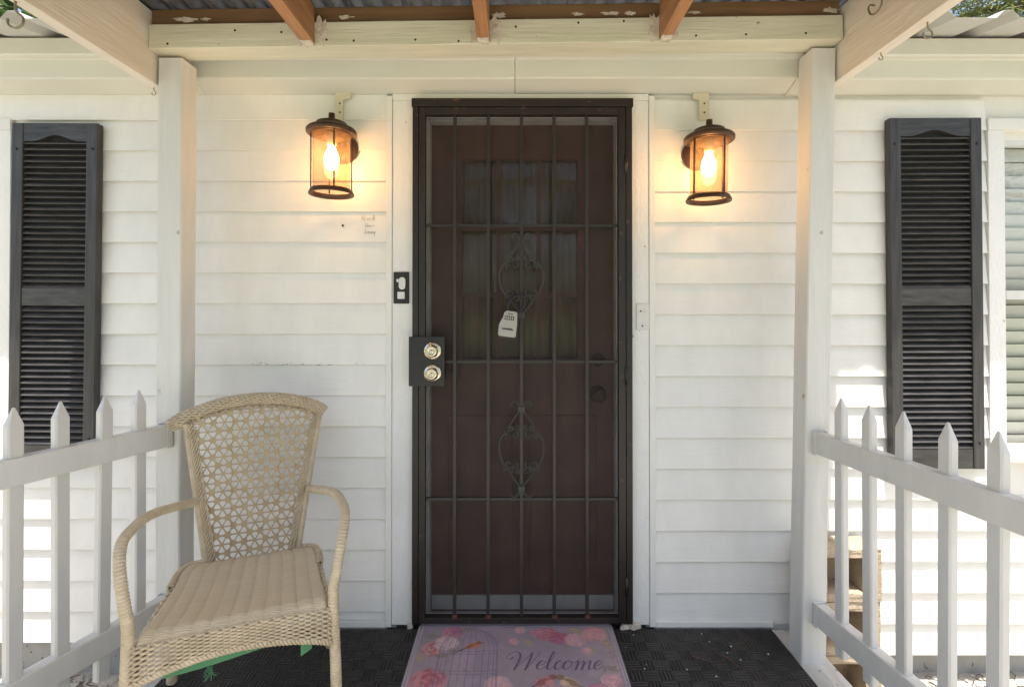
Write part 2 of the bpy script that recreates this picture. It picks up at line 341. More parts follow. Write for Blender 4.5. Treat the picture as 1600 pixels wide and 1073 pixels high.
def grid_shell(xs, ys, zs, filled):
    """exposed faces of a block grid"""
    idx = {}; V = []; F = []
    def vid(i, j, k):
        if (i,j,k) not in idx: idx[(i,j,k)] = len(V); V.append((xs[i], ys[j], zs[k]))
        return idx[(i,j,k)]
    nx, ny, nz = len(xs)-1, len(ys)-1, len(zs)-1
    ok = lambda i,j,k: 0 <= i < nx and 0 <= j < ny and 0 <= k < nz and filled(i,j,k)
    for i in range(nx):
        for j in range(ny):
            for k in range(nz):
                if not ok(i,j,k): continue
                if not ok(i-1,j,k): F.append([vid(i,j,k),vid(i,j,k+1),vid(i,j+1,k+1),vid(i,j+1,k)])
                if not ok(i+1,j,k): F.append([vid(i+1,j,k),vid(i+1,j+1,k),vid(i+1,j+1,k+1),vid(i+1,j,k+1)])
                if not ok(i,j-1,k): F.append([vid(i,j,k),vid(i+1,j,k),vid(i+1,j,k+1),vid(i,j,k+1)])
                if not ok(i,j+1,k): F.append([vid(i,j+1,k),vid(i,j+1,k+1),vid(i+1,j+1,k+1),vid(i+1,j+1,k)])
                if not ok(i,j,k-1): F.append([vid(i,j,k),vid(i,j+1,k),vid(i+1,j+1,k),vid(i+1,j,k)])
                if not ok(i,j,k+1): F.append([vid(i,j,k+1),vid(i+1,j,k+1),vid(i+1,j+1,k+1),vid(i,j+1,k+1)])
    return V, F

GZ = -0.225   # ground level; the porch floor is z = 0
# ------------------------------------------------------------------ ground
def build_ground():
    V = []; F = []
    xs = [-300, -60, -20, -8] + list(np.linspace(-4, 4, 60)) + [8, 20, 60, 300]
    ys = [-300, -60, -20, -8] + list(np.linspace(-4, 1, 40)) + [8, 20, 60, 300]
    r = random.Random(3)
    for y in ys:
        for x in xs: V.append((x, y, GZ + (r.uniform(-0.012, 0.006) if abs(x) < 4.1 and -4.1 < y < 1.1 else 0)))
    n = len(xs)
    for j in range(len(ys)-1):
        for i in range(n-1): F.append((j*n+i, j*n+i+1, (j+1)*n+i+1, (j+1)*n+i))
    tag(MB().add(V, F, 'sand_ground', True).build('ground'), kind='structure')
build_ground()

# ------------------------------------------------------------------ house
house = empty('house', (0, 0, GZ))
tag(house, 'white lap-sided house wall with black shutters, eave trim and barred front door', 'house')
HZ = -GZ
def hpart(mb, name, label=None, parent=house):
    o = mb.build(name, parent)
    if parent is house: o.location = (0, 0, HZ)
    if label: o['label'] = label
    return o
wv_ = MB().add(*grid_shell([-3.8, -2.85, -2.02, -0.46], [0.012, 0.10], [-0.02, 0.668, 1.888, 2.24], lambda i,j,k: not (i == 1 and k == 1)), 'trim_white')
wv_.add(*grid_shell([0.515, 1.907, 2.75, 3.8], [0.012, 0.10], [-0.02, 0.668, 1.888, 2.24], lambda i,j,k: not (i == 1 and k == 1)), 'trim_white')
wv_.box((-0.4597, 0.012, 2.03), (0.5147, 0.10, 2.24), 'trim_white').box((-3.8, 3.9, -0.1), (3.8, 4.0, 2.24), 'trim_white')
wv_.box((-3.8, 0.1003, -0.1), (-3.7, 3.8997, 2.24), 'trim_white').box((3.7, 0.1003, -0.1), (3.8, 3.8997, 2.24), 'trim_white')
wall = hpart(wv_, 'wall')
# lap boards, one object each
board_cache = {}
def board(x0, x1, z, jit=0.0):
    Ln = round(x1 - x0, 4)
    if Ln not in board_cache:
        prof = [(0.010, 0.128), (0.003, 0.128), (-0.0005, 0.119), (-0.0112, 0.007), (-0.0122, 0.001), (-0.0102, 0.0), (-0.0085, 0.0060), (0.010, 0.0060)]
        nseg = max(2, int(Ln/0.25)); V = []; F = []; r = random.Random(int(Ln*1000)); n = len(prof)
        for i in range(nseg+1):
            wy = r.uniform(-0.0004, 0.0004); wz = r.uniform(-0.0004, 0.0004)
            for (py, pz) in prof: V.append((Ln*i/nseg, py + (wy if py < 0 else 0), pz + (wz if pz < 0.1 else 0)))
        for i in range(nseg):
            for k in range(n): k2 = (k+1) % n; F.append((i*n+k, i*n+k2, (i+1)*n+k2, (i+1)*n+k))
        F.append(tuple(range(n))); F.append(tuple(nseg*n+k for k in reversed(range(n))))
        board_cache[Ln] = MB().add(V, F, 'siding').mesh('siding_board')
    link('siding_board', board_cache[Ln], wall, (x0, 0, z))
for k in range(18):
    z = -0.0645 + 0.119*k
    board(-3.75 if z < 0.5 or z > 1.95 else -1.952, -0.4965, z)
    if 0.5 <= z <= 1.95: board(-3.75, -2.918, z)
for k in range(18):
    z = -0.113 + 0.1195*k
    board(0.5485, 3.75 if z < 0.48 or z > 1.95 else 1.842, z)
    if 0.48 <= z <= 1.95: board(2.818, 3.75, z)
# trim strips beside the door and at the foot of the siding
def strip(name, a, b, m='trim_white', ch=0.002, parent=wall): return MB().box(a, b, m, ch).build(name, parent)
strip('corner_channel', (-0.4965, -0.016, -0.003), (-0.4735, 0.011, 2.052))
strip('corner_channel', (0.5255, -0.016, -0.003), (0.5485, 0.011, 2.052))
strip('starter_strip', (-1.16, -0.019, -0.0025), (-0.4967, -0.0117, 0.020))
strip('starter_strip', (0.5487, -0.019, -0.0025), (1.0, -0.0117, 0.018))
strip('door_casing', (-0.4725, -0.012, 0.004), (-0.3905, 0.0115, 2.034), 'stucco_white')
strip('door_casing', (0.4545, -0.012, 0.004), (0.5245, 0.0115, 2.034), 'stucco_white')
strip('door_header', (-0.4725, -0.0145, 2.0345), (0.5245, 0.0115, 2.060))
# cream patches where the channel was cut over the lamps
for cx, dx in ((-0.664, 1), (0.727, -1)):
    p = MB().prism([(cx-0.031, 2.062), (cx+0.031, 2.062), (cx+0.031, 2.040), (cx+(0.0 if dx > 0 else 0.031), 2.034), (cx+(0.0 if dx > 0 else 0.031), 1.955), (cx-(0.031 if dx > 0 else 0.008), 1.955), (cx-(0.031 if dx > 0 else 0.008), 2.034), (cx-0.031, 2.040)], -0.0195, -0.0125, 'cream_plastic').build('channel_patch', wall)
    for zz in (2.02, 1.985): MB().lathe([(0.0, -0.0025), (0.003, -0.002), (0.0035, 0)], 'screw', n=10, axis='Y').build('screw', p, (cx + (-0.012 if dx > 0 else 0.012), -0.0196, zz))
MB().lathe([(0.0, -0.003), (0.004, -0.0022), (0.0048, 0)], 'screw', n=10, axis='Y').build('screw', wall, (-0.665, -0.012, 1.547))
# pencilled note
def strokes(lines, ox, oz, sc, r, y, m):
    mb = MB()
    for ln in lines: mb.tube([(ox + x*sc, y, oz + z*sc) for x, z in ln], r, m, n=4)
    return mb
note = [[(0,.1),(.3,1.6),(.5,1.9)],[(-.1,1.0),(.6,1.1)],[(.7,0),(.8,1)],[(.8,1.3),(.82,1.4)],[(1.2,1.9),(1.15,.1),(1.4,0)],[(2.6,.9),(2.1,.8),(2,.2),(2.5,0)],[(2.7,.5),(3.2,.6),(3.1,1),(2.8,.7),(2.9,.1),(3.4,.1)],[(4.2,.9),(3.6,.6),(3.8,0),(4.3,.3),(4.5,1.9),(4.4,.1)],[(4.9,1.9),(4.85,.1)],
        [(1.4,-2.6),(1.6,-1),(2.2,-1.4),(2.2,-2.3),(1.4,-2.6)],[(2.5,-2.4),(2.6,-1.8),(3,-1.8),(3,-2.5),(2.6,-2.5)],[(3.3,-2.5),(3.4,-1.8),(3.7,-2.1),(3.9,-2.5)],[(4.1,-1.8),(4.4,-2.1),(4.8,-1.8)],
        [(1.0,-3.7),(1.8,-3.6),(1.2,-4.0),(1.9,-4.6),(1.3,-5.1),(.8,-4.8)],[(2.3,-4.6),(2.7,-4.4),(2.5,-4.1),(2.2,-4.7),(2.7,-5)],[(3,-5),(3.1,-4.2),(3.4,-4.2),(3.5,-5)],[(3.8,-5),(3.9,-4.2),(4.2,-4.2),(4.3,-5)],[(4.6,-4.2),(4.8,-4.8),(5.2,-4.2),(4.7,-5.8)]]
strokes(note, -0.592, 1.567, 0.0102, 0.00055, -0.0105, 'pencil').build('pencil_note', wall)
r = random.Random(31); gm = MB()
for x in [-1.02 + 0.44*r.random()**1.3 for _ in range(26)]:
    z = 1.0075 + 0.119*0 + r.choice((0.0, 0.0, 0.0, 0.006)); dx = r.uniform(0.002, 0.010)
    gm.tube([(x, -0.0118, z + r.uniform(-0.001, 0.002)), (x+dx, -0.0118, z + r.uniform(-0.002, 0.003))], r.uniform(0.0004, 0.0011), 'litter', n=4)
gm.build('grime', wall)['kind'] = 'stuff'
# rough skirt below the siding
hpart(MB().box((-3.78, 0.055, GZ-0.1), (3.78, 0.0997, -0.03), 'skirt'), 'skirt', 'rough grey stucco skirt set back under the siding')
# eave trim (fascia, cove and bottom band)
def eave(x0, x1, dz, dy, tilt=0):
    prof = [(0.011, 2.062), (-0.012, 2.061), (-0.088, 2.083), (-0.093, 2.088), (-0.104, 2.150), (-0.128, 2.153), (-0.132, 2.158), (-0.132, 2.216), (-0.120, 2.219), (0.011, 2.219)]
    prof = [(p[0] + dy, p[1] + dz) for p in prof]
    bev(hpart(MB().prism(prof, x0, x1, 'eave_paint', 'X'), 'eave_trim'), 0.0025)
eave(-3.85, -1.2003, -0.001, 0); eave(-1.2, 0.0035, -0.001, 0); eave(0.0045, 1.06, 0.001, -0.001); eave(1.0603, 3.85, -0.003, 0)
MB().lathe([(0, -0.004), (0.006, -0.002), (0.007, 0)], 'screw', n=10, axis='Y').build('screw', wall, (-0.324, -0.1325, 2.165))
MB().lathe([(0, -0.004), (0.006, -0.002), (0.007, 0)], 'screw', n=10, axis='Y').build('screw', wall, (0.584, -0.1335, 2.170))
# ribbed metal roof
def ribbed(x0, x1, y0, z0, y1, z1, pitch=0.215, h=0.026, off=0.0):
    xs = []; x = x0
    k = math.floor((x0-off)/pitch)
    pts = [(x0, 0)]
    while True:
        c = off + k*pitch
        for dx, hh in ((-0.040, 0), (-0.014, h), (0.014, h), (0.040, 0)):
            if x0 < c+dx < x1: pts.append((c+dx, hh))
        k += 1
        if off + k*pitch - 0.04 > x1: break
    pts.append((x1, 0))
    V = []; F = []; n = len(pts)
    for t in (0, 0.0009):
        for (yy, zz) in ((y0, z0), (y1, z1)):
            for (xx, hh) in pts: V.append((xx, yy, zz + hh + t))
    for i in range(n-1):
        F += [(i, i+1, n+i+1, n+i), (2*n+i, 3*n+i, 3*n+i+1, 2*n+i+1), (i, 2*n+i, 2*n+i+1, i+1), (n+i, n+i+1, 3*n+i+1, 3*n+i)]
    F += [(0, n, 3*n, 2*n), (n-1, 3*n-1, 4*n-1, 2*n-1)]
    return V, F
rv = MB()
for x0, x1, y0, z0, off in ((-3.95, -1.30, -0.29, 2.194, -1.47), (1.18, 3.95, -0.29, 2.196, 1.445), (-1.2997, 1.1797, -0.10, 2.2215, 0.0)):
    rv.add(*ribbed(x0, x1, y0, z0, 2.0, z0 + (2.0-y0)*0.176, off=off, h=0.026 if y0 < -0.2 else 0.008), 'roof_metal')
rv.add(*ribbed(-3.95, 3.95, 4.3, 2.200, 2.0004, 2.604), 'roof_metal')
hpart(rv, 'roof', 'ribbed pale metal roof')

# ---- shutters
def louvre_slat_mesh(wd):
    prof = [(-0.0185, -0.0075), (-0.0172, -0.0100), (-0.0010, 0.0035), (-0.0010, 0.0065), (-0.0035, 0.0065)]
    return MB().prism(prof, -wd/2, wd/2, 'shutter', 'X').mesh('slat')
def shutter(cx, zb, zt, wd, tilt, label):
    H = zt - zb; root = hpart(MB().box((-wd/2+0.004, -0.0075, 0.004), (wd/2-0.004, -0.0005, H-0.004), 'shutter_back'), 'shutter', label)
    root.location = (cx, -0.0125, HZ + zb); root.rotation_euler = (0, R(tilt), 0)
    st = 0.042
    for sx in (-1, 1):
        a, b = sorted((sx*wd/2, sx*(wd/2-st))); MB().box((a, -0.030, 0), (b, 0, H), 'shutter_stile', 0.003).build('stile', root)
    ow = wd - 2*st; mid0 = H*0.465; mid1 = mid0 + 0.066; low = 0.075; top = H - 0.070
    MB().box((-ow/2+0.0003, -0.027, 0), (ow/2-0.0003, -0.0078, low), 'shutter', 0.002).build('rail', root)
    MB().box((-ow/2+0.0003, -0.027, mid0), (ow/2-0.0003, -0.0078, mid1), 'shutter', 0.002).build('rail', root)
    # arched top rail
    n = 20; low_pts = []
    for i in range(n+1):
        u = i/n; x = ow*(u-0.5)*0.9994; a = max(0, 1-abs((u-0.5)/0.38)); low_pts.append((x, top + 0.024*(a*a*(3-2*a))))
    poly = low_pts + [(ow/2*0.9994, H), (-ow/2*0.9994, H)]
    V = []; F = []
    for y in (-0.027, -0.0078):
        for p in low_pts: V.append((p[0], y, p[1]))
        for p in low_pts: V.append((p[0], y, H))
    m = n+1
    for i in range(n):
        F += [(i, i+1, m+i+1, m+i), (2*m+i, 3*m+i, 3*m+i+1, 2*m+i+1), (i, 2*m+i, 2*m+i+1, i+1), (m+i, m+i+1, 3*m+i+1, 3*m+i)]
    F += [(0, m, 3*m, 2*m), (n, 2*m+n, 3*m+n, m+n)]
    MB().add(V, F, 'shutter').build('rail', root)
    me = louvre_slat_mesh(ow - 0.0006); p = 0.0228
    for z0, z1 in ((low, mid0), (mid1, top+0.012)):
        k = max(1, int((z1-z0)/p)); 
        for i in range(k): link('slat', me, root, (0, -0.0078, z0 + (i+0.5)*(z1-z0)/k))
    sm = MB().lathe([(0, -0.004), (0.005, -0.003), (0.006, 0)], 'lock_black', n=12, axis='Y').mesh('screw')
    for sx in (-1, 1):
        for zz in (H-0.10, 0.10): link('screw', sm, root, (sx*(wd/2-0.018), -0.0302, zz))
shutter(-1.769, 0.628, 1.936, 0.328, 0.35, 'dark grey louvred shutter on the wall beyond the chair')
shutter(1.622, 0.612, 1.956, 0.352, -0.2, 'dark grey louvred shutter between the porch post and the window')

# ---- windows
def window(x0, x1, z0, z1, label, casing_w):
    """casing outer edge to glass; glass between x0..x1"""
    root = hpart(MB().box((x0, 0.013, z0), (x0+0.022, 0.045, z1), 'plate_white').box((x1-0.022, 0.013, z0), (x1, 0.045, z1), 'plate_white')
                 .box((x0+0.0222, 0.013, z0), (x1-0.0222, 0.045, z0+0.022), 'plate_white').box((x0+0.0222, 0.013, z1-0.022), (x1-0.0222, 0.045, z1), 'plate_white')
                 .box((x0+0.0222, 0.005, (z0+z1)/2-0.017), (x1-0.0222, 0.045, (z0+z1)/2+0.017), 'plate_white'), 'window', label)
    for a, b in ((x0-casing_w, x0-0.0005), (x1+0.0005, x1+casing_w)): MB().box((a, -0.016, z0-0.045), (b, 0.0115, z1+0.03), 'stucco_white', 0.002).build('casing', root)
    MB().box((x0-casing_w, -0.018, z1+0.0303), (x1+casing_w, 0.0115, z1+0.075), 'trim_white', 0.002).build('casing', root)
    MB().box((x0-casing_w*0.3, -0.036, z0-0.033), (x1+casing_w*0.3, 0.012, z0-0.0005), 'trim_white', 0.003).build('sill', root, )
    zm = (z0+z1)/2
    MB().box((x0+0.023, 0.030, zm+0.0175), (x1-0.023, 0.034, z1-0.0225), 'window_glass').build('pane', root)
    MB().box((x0+0.023, 0.030, z0+0.0225), (x1-0.023, 0.034, zm-0.0175), 'window_glass').build('pane', root)
    sl = MB().box((x0+0.03, 0, -0.0009), (x1-0.03, 0.053, 0.0009), 'blind').mesh('blind_slat')
    n = int((z1-z0-0.05)/0.052)
    for i in range(n): link('blind_slat', sl, root, (0, 0.058, z0+0.050+i*0.052), (R(-67), 0, 0))
    MB().box((x0+0.028, 0.05, z1-0.075), (x1-0.028, 0.095, z1-0.023), 'blind', 0.003).build('blind_head', root)
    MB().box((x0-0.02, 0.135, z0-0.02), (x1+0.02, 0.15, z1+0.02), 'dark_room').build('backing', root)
window(1.907, 2.75, 0.668, 1.888, 'sash window with white blinds beside the dark shutter', 0.064)
window(-2.85, -2.02, 0.668, 1.888, 'sash window on the far side of the chair\'s shutter', 0.064)

# ---- inner front door
fd = hpart(MB().add(*grid_shell([-0.330, -0.209, 0.255, 0.400], [0.055, 0.095], [0.020, 1.025, 1.823, 1.962], lambda i,j,k: not (i == 1 and k == 1)), 'door_brown'), 'front_door', 'dark brown panelled door with glazed lights behind the bars')
for x in (-0.062, 0.100): MB().box((x-0.008, 0.058, 1.0255), (x+0.008, 0.088, 1.8225), 'door_brown').build('muntin', fd)
for z in (1.548, 1.280):
    for a, b in ((-0.2085, -0.0705), (-0.0535, 0.0915), (0.1085, 0.2545)): MB().box((a, 0.058, z-0.009), (b, 0.088, z+0.009), 'door_brown').build('muntin', fd)
for xa, xb in ((-0.2085, -0.0705), (-0.0535, 0.0915), (0.1085, 0.2545)):
    for za, zb in ((1.0255, 1.2705), (1.2895, 1.5385), (1.5575, 1.8225)): MB().box((xa, 0.071, za), (xb, 0.075, zb), 'pane_glass').build('pane', fd)
V = []; F = []; n = 90
for i in range(n+1):
    x = -0.24 + 0.53*i/n; y = 0.15 + 0.012*math.sin(i*0.55) + 0.006*math.sin(i*1.7+1)
    V += [(x, y, 0.98), (x, y, 1.86)]
for i in range(n): F.append((2*i, 2*i+2, 2*i+3, 2*i+1))
MB().add(V, F, 'curtain', True).build('curtain', fd)
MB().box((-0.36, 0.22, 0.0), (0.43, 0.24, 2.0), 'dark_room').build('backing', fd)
# raised lower panels
for x0, x1 in ((-0.26, -0.005), (0.065, 0.33)): MB().box((x0, 0.049, 0.20), (x1, 0.0548, 0.80), 'door_brown', 0.004).build('panel', fd)
kn = MB().lathe([(0.033, 0), (0.034, -0.006), (0.026, -0.010), (0.012, -0.014), (0.011, -0.028), (0.024, -0.036), (0.028, -0.048), (0.024, -0.058), (0.014, -0.0585), (0.012, -0.055), (0.0, -0.055)], 'bronze', axis='Y').build('knob', fd, (0.336, 0.0548, 0.884))
MB().lathe([(0.026, 0), (0.026, -0.010), (0.02, -0.016), (0.0, -0.017)], 'bronze', axis='Y').build('deadbolt', fd, (0.336, 0.0548, 1.02))
# jamb behind the bars
jb = hpart(MB().box((-0.3895, 0.0125, 0.002), (-0.3305, 0.13, 1.9995), 'trim_white').box((0.4005, 0.0125, 0.002), (0.4535, 0.13, 1.9995), 'trim_white')
           .box((-0.330, 0.0125, 1.9625), (0.400, 0.13, 2.0295), 'trim_white').box((-0.330, 0.0125, -0.02), (0.400, 0.13, 0.019), 'plate_white'), 'door_jamb')
hpart(MB().box((-0.41, -0.0090, -0.006), (0.475, 0.0122, 0.0225), 'black_metal', 0.003), 'threshold')
# kick board behind the screen
MB().box((-0.3265, 0.046, 0.030), (0.3965, 0.0545, 0.085), 'plate_white', 0.002).build('kick_plate', fd)

# ---- security door
sd = hpart(MB().box((-0.3890, -0.042, 0.024), (-0.3660, -0.0125, 1.9975), 'black_metal', 0.0015).box((0.4300, -0.042, 0.024), (0.4535, -0.0125, 1.9975), 'black_metal', 0.0015)
           .box((-0.3925, -0.046, 1.998), (0.4575, -0.0125, 2.030), 'black_metal', 0.002), 'security_door', 'black steel security door with bars, scrolls and dark mesh')
X0, X1 = -0.3625, 0.4265
leaf = [((X0, -0.048, 0.030), (X0+0.024, -0.018, 1.994)), ((X1-0.027, -0.048, 0.030), (X1, -0.018, 1.994)), ((X0+0.0243, -0.048, 1.966), (X1-0.0273, -0.018, 1.994)), ((X0+0.0243, -0.048, 0.030), (X1-0.0273, -0.018, 0.052))]
for a, b in leaf: MB().box(a, b, 'black_metal', 0.002).build('leaf_frame', sd)
BX = (-0.2270, -0.0985, 0.0288, 0.1545, 0.2795)
bar_me = MB().box((-0.0062, -0.0062, 0.0525), (0.0062, 0.0062, 1.9655), 'bar_metal', 0.0008).mesh('bar')
for i, x in enumerate(BX):
    link('bar', bar_me, sd, (x, -0.034, 0))
    if i != 2: MB().lathe([(0, -0.010), (0.010, -0.008), (0.013, 0.0), (0.011, 0.007), (0, 0.009)], 'rust', n=12).build('rust_blob', sd, (x, -0.037, 0.050))
for z in (1.545, 1.020, 0.493): MB().box((X0+0.0245, -0.0275, z-0.0055), (X1-0.0275, -0.0165, z+0.0055), 'bar_metal', 0.0008).build('cross_bar', sd)
MB().box((X0+0.0242, -0.0145, 0.0522), (X1-0.0272, -0.0132, 1.9658), 'screen_mesh').build('screen', sd)
for s, zz in ((1, 1.78), (1, 0.97), (1, 0.17)): MB().tube([(0.4280, -0.0475, zz-0.035), (0.4280, -0.0475, zz+0.035)], 0.0065, 'black_metal', n=10).build('hinge', sd)
# scrolls
def curl(cx, cz, r0, a0, turns, sx, n=14):
    out = []
    for i in range(n+1):
        t = i/n; a = a0 + turns*2*math.pi*t; r = r0*(1-0.78*t); out.append((cx + sx*r*math.cos(a), cz + r*math.sin(a)))
    return out
def scroll(zt, zb, flip, cx=0.0288, y=-0.0445):
    """zt: top of the upper curve, zb: end of the lower curve"""
    H = zt - zb; mb = MB()
    T = lambda u, v: (cx + u, y, zb + v*H)
    for s in (-1, 1):
        ring = [(0.055*s, 0.70), (0.074*s, 0.66), (0.084*s, 0.55), (0.082*s, 0.43), (0.068*s, 0.30), (0.054*s, 0.25)]
        mb.tube(spline([T(u, v) for u, v in ring], 0.006), 0.0042, 'scroll_metal', n=7)
        mb.tube(spline([T(u, v) for u, v in [(0.005*s, 1.0), (0.024*s, 0.91), (0.042*s, 0.82), (0.047*s, 0.72)]], 0.006), 0.0038, 'scroll_metal', n=7)
        mb.tube(spline([T(u, v) for u, v in [(0.052*s, 0.26), (0.034*s, 0.13), (0.012*s, 0.04), (0.005*s, 0.0)]], 0.006), 0.0038, 'scroll_metal', n=7)
        for zc, up in ((0.71, -1), (0.26, 1)):
            for (dx, dz, r, a0) in ((0.040, 0.012, 0.013, 0.4), (0.026, -0.008, 0.014, 2.2), (0.048, -0.014, 0.011, -1.0), (0.018, 0.016, 0.011, 1.4), (0.060, 0.004, 0.009, 3.0)):
                pts = curl(cx + s*dx, zb + zc*H + up*-dz, r, a0, 0.85, s)
                mb.tube([(p[0], y - 0.001, p[1]) for p in pts], [0.0046*(1-0.45*i/14) for i in range(15)], 'scroll_metal', n=6)
        zf, d = (zt + 0.022, 1) if flip else (zt + 0.012, 1)
        fl = [(0.004*s, zt - 0.004), (0.010*s, zt + 0.020), (0.022*s, zt + 0.034), (0.034*s, zt + 0.030), (0.036*s, zt + 0.018), (0.029*s, zt + 0.015)]
        mb.tube(spline([(cx+u, y, v) for u, v in fl], 0.004), 0.0036, 'scroll_metal', n=6)
        if flip:
            fl = [(0.004*s, zb + 0.002), (0.012*s, zb - 0.026), (0.026*s, zb - 0.038), (0.038*s, zb - 0.033), (0.042*s, zb - 0.022)]
            mb.tube(spline([(cx+u, y, v) for u, v in fl], 0.004), 0.0036, 'scroll_metal', n=6)
    for z in (zb - 0.006,) + ((zt + 0.002,) if flip else ()): mb.box((cx-0.013, y-0.0052, z-0.011), (cx+0.013, y+0.0035, z+0.011), 'scroll_metal', 0.002)
    mb.build('scroll', sd)
scroll(1.478, 1.205, False); scroll(0.838, 0.545, True)
# lock box with two knobs
lp = MB().box((-0.398, -0.062, 0.931), (-0.2625, -0.0485, 1.118), 'lock_black', 0.002).box((-0.3985, -0.048, 0.940), (-0.3915, -0.017, 1.109), 'lock_black', 0.001).build('lock_plate', sd)
for z in (1.0645, 0.980):
    MB().lathe([(0.034, 0), (0.0345, -0.004), (0.031, -0.009), (0.026, -0.010), (0.022, -0.012), (0.021, -0.022), (0.022, -0.030), (0.019, -0.037), (0.013, -0.0375), (0.012, -0.034), (0.006, -0.034), (0.005, -0.037), (0, -0.037)], 'brass_pale', axis='Y').build('knob', sd, (-0.307, -0.0622, z))

# ------------------------------------------------------------------ porch canopy: posts, beam, rafters, corrugated sheet
pc = empty('porch_canopy', (0, -0.2, 0))
tag(pc, 'white painted porch canopy with square posts, beam, rafters and corrugated metal sheet', 'porch canopy')
def pp(mb, name, label=None, loc=(0,0,0), rot=None, parent=pc):
    o = mb.build(name, parent); o.location = Vector(loc) - (Vector(pc.location) if parent is pc else Vector((0,0,0)))
    if rot: o.rotation_euler = rot
    if label: o['label'] = label
    return o
def post(cx, h, lean):
    mb = MB(); a = 0.0425; n = 14; r = random.Random(int(cx*10)); V = []; F = []
    ch = 0.004
    ring = [(-a+ch,-a),(a-ch,-a),(a,-a+ch),(a,a-ch),(a-ch,a),(-a+ch,a),(-a,a-ch),(-a,-a+ch)]
    for i in range(n+1):
        z = h*i/n; dx = lean*i/n + r.uniform(-0.0008, 0.0008)
        for (x, y) in ring: V.append((x+dx, y, z))
    for i in range(n):
        for k in range(8): F.append((i*8+k, i*8+(k+1) % 8, (i+1)*8+(k+1) % 8, (i+1)*8+k))
    F += [tuple(range(8)), tuple(n*8+k for k in reversed(range(8)))]
    return mb.add(V, F, 'paint_post')
pp(post(-1.202, 2.104, 0.002), 'post', 'square white post behind the wicker chair', (-1.202, -0.1775, 0))
pp(post(1.042, 2.138, 0.046), 'post', 'leaning square white post by the concrete blocks', (1.037, -0.1775, 0))
tilt = R(-0.80)
bm_ = MB().box((-1.186, -0.045, -0.0415), (1.186, 0.044, 0.0415), 'paint_beam', 0.003)
beam = pp(bm_, 'beam', 'weathered cream painted beam', (-0.0625, -0.2155, 2.1665), (0, tilt, 0))
# screws and nail heads in the beam
sm = MB().lathe([(0, -0.0015), (0.0035, -0.001), (0.004, 0)], 'screw', n=10, axis='Y').mesh('nail_head')
r = random.Random(5)
for i in range(13):
    link('nail_head', sm, beam, (r.uniform(-1.15, 1.15), -0.0452, r.choice((-0.025, 0.012, 0.028)) + r.uniform(-0.006, 0.006)))
pp(MB().box((-1.184, -0.030, -0.021), (1.184, 0.030, 0.037), 'brown_board', 0.003), 'ledger', 'bare brown board with flaking paint above the beam', (-0.0625, -0.2150, 2.2305), (0, tilt, 0))
def flake(cx, cz, rx, rz, seed):
    r = random.Random(seed); n = 22; poly = []
    for i in range(n):
        a = 2*math.pi*i/n; q = r.uniform(0.45, 1.1); poly.append((cx + rx*q*math.cos(a), cz + rz*q*math.sin(a)))
    return poly
led_f = MB()
for i, (x, rx, rz) in enumerate(((-1.13, 0.045, 0.010), (-1.06, 0.02, 0.006), (-0.58, 0.03, 0.008), (-0.05, 0.03, 0.012), (0.22, 0.03, 0.006), (0.33, 0.035, 0.007), (0.40, 0.02, 0.009), (0.62, 0.03, 0.006), (1.09, 0.035, 0.012), (-0.30, 0.22, 0.0025), (0.15, 0.2, 0.0025), (0.85, 0.15, 0.0025), (-0.7, 0.15, 0.0025))):
    led_f.prism(flake(x, 2.2295 + (x+0.06)*0.0139 + (0.002 if rz > 0.003 else -0.016), rx, rz, i), -0.2466, -0.2452, 'paint_flake')
pp(led_f, 'paint_flakes')['kind'] = 'stuff'
# inner rafters
for i, (cx, zoff) in enumerate(((-0.700, 0.0), (-0.104, 0.008), (0.516, 0.017))):
    pp(MB().box((-0.0205, -1.24, 0.0), (0.0205, 0.0, 0.130), 'raw_wood', 0.003), 'rafter', None, (cx, -0.2608, 2.122 + zoff))
    pt = MB().prism(flake(cx + (0.040 if i < 2 else -0.036), 2.165 + zoff, 0.026, 0.055, 20+i), -0.2624, -0.2609, 'paint_flake')
    pt.prism(flake(cx + (-0.034 if i < 2 else 0.034), 2.150 + zoff, 0.016, 0.035, 30+i), -0.2622, -0.2609, 'paint_flake')
    pt.prism(flake(cx, 2.122 + zoff, 0.030, 0.012, 40+i), -0.2645, -0.2609, 'paint_flake')
    pp(pt, 'paint_patch')
    pp(MB().box((-0.019, -0.030, -0.0015), (0.019, 0.0, -0.0002), 'paint_flake'), 'paint_patch', None, (cx, -0.262, 2.1215 + zoff))
# side rafters
sr = []
for cx, zb in ((-1.2685, 2.003), (1.1490, 2.018)):
    o = pp(MB().box((-0.0195, -1.36, 0.0), (0.0195, 0.0, 0.245), 'paint_rafter', 0.003), 'side_rafter', None, (cx, -0.137, zb)); sr.append(o)
def hook(pts, rad, parent, loc):
    return MB().tube(spline(pts, 0.003), rad, 'hook_metal', n=7).build('hook', parent, loc)
cup = [(0, 0, 0.012), (0, 0, -0.012), (0.004, 0, -0.020), (0.012, 0, -0.028), (0.011, 0, -0.040), (0, 0, -0.046), (-0.011, 0, -0.040), (-0.012, 0, -0.030)]
small = [(x*0.55, y, z*0.6) for x, y, z in cup]
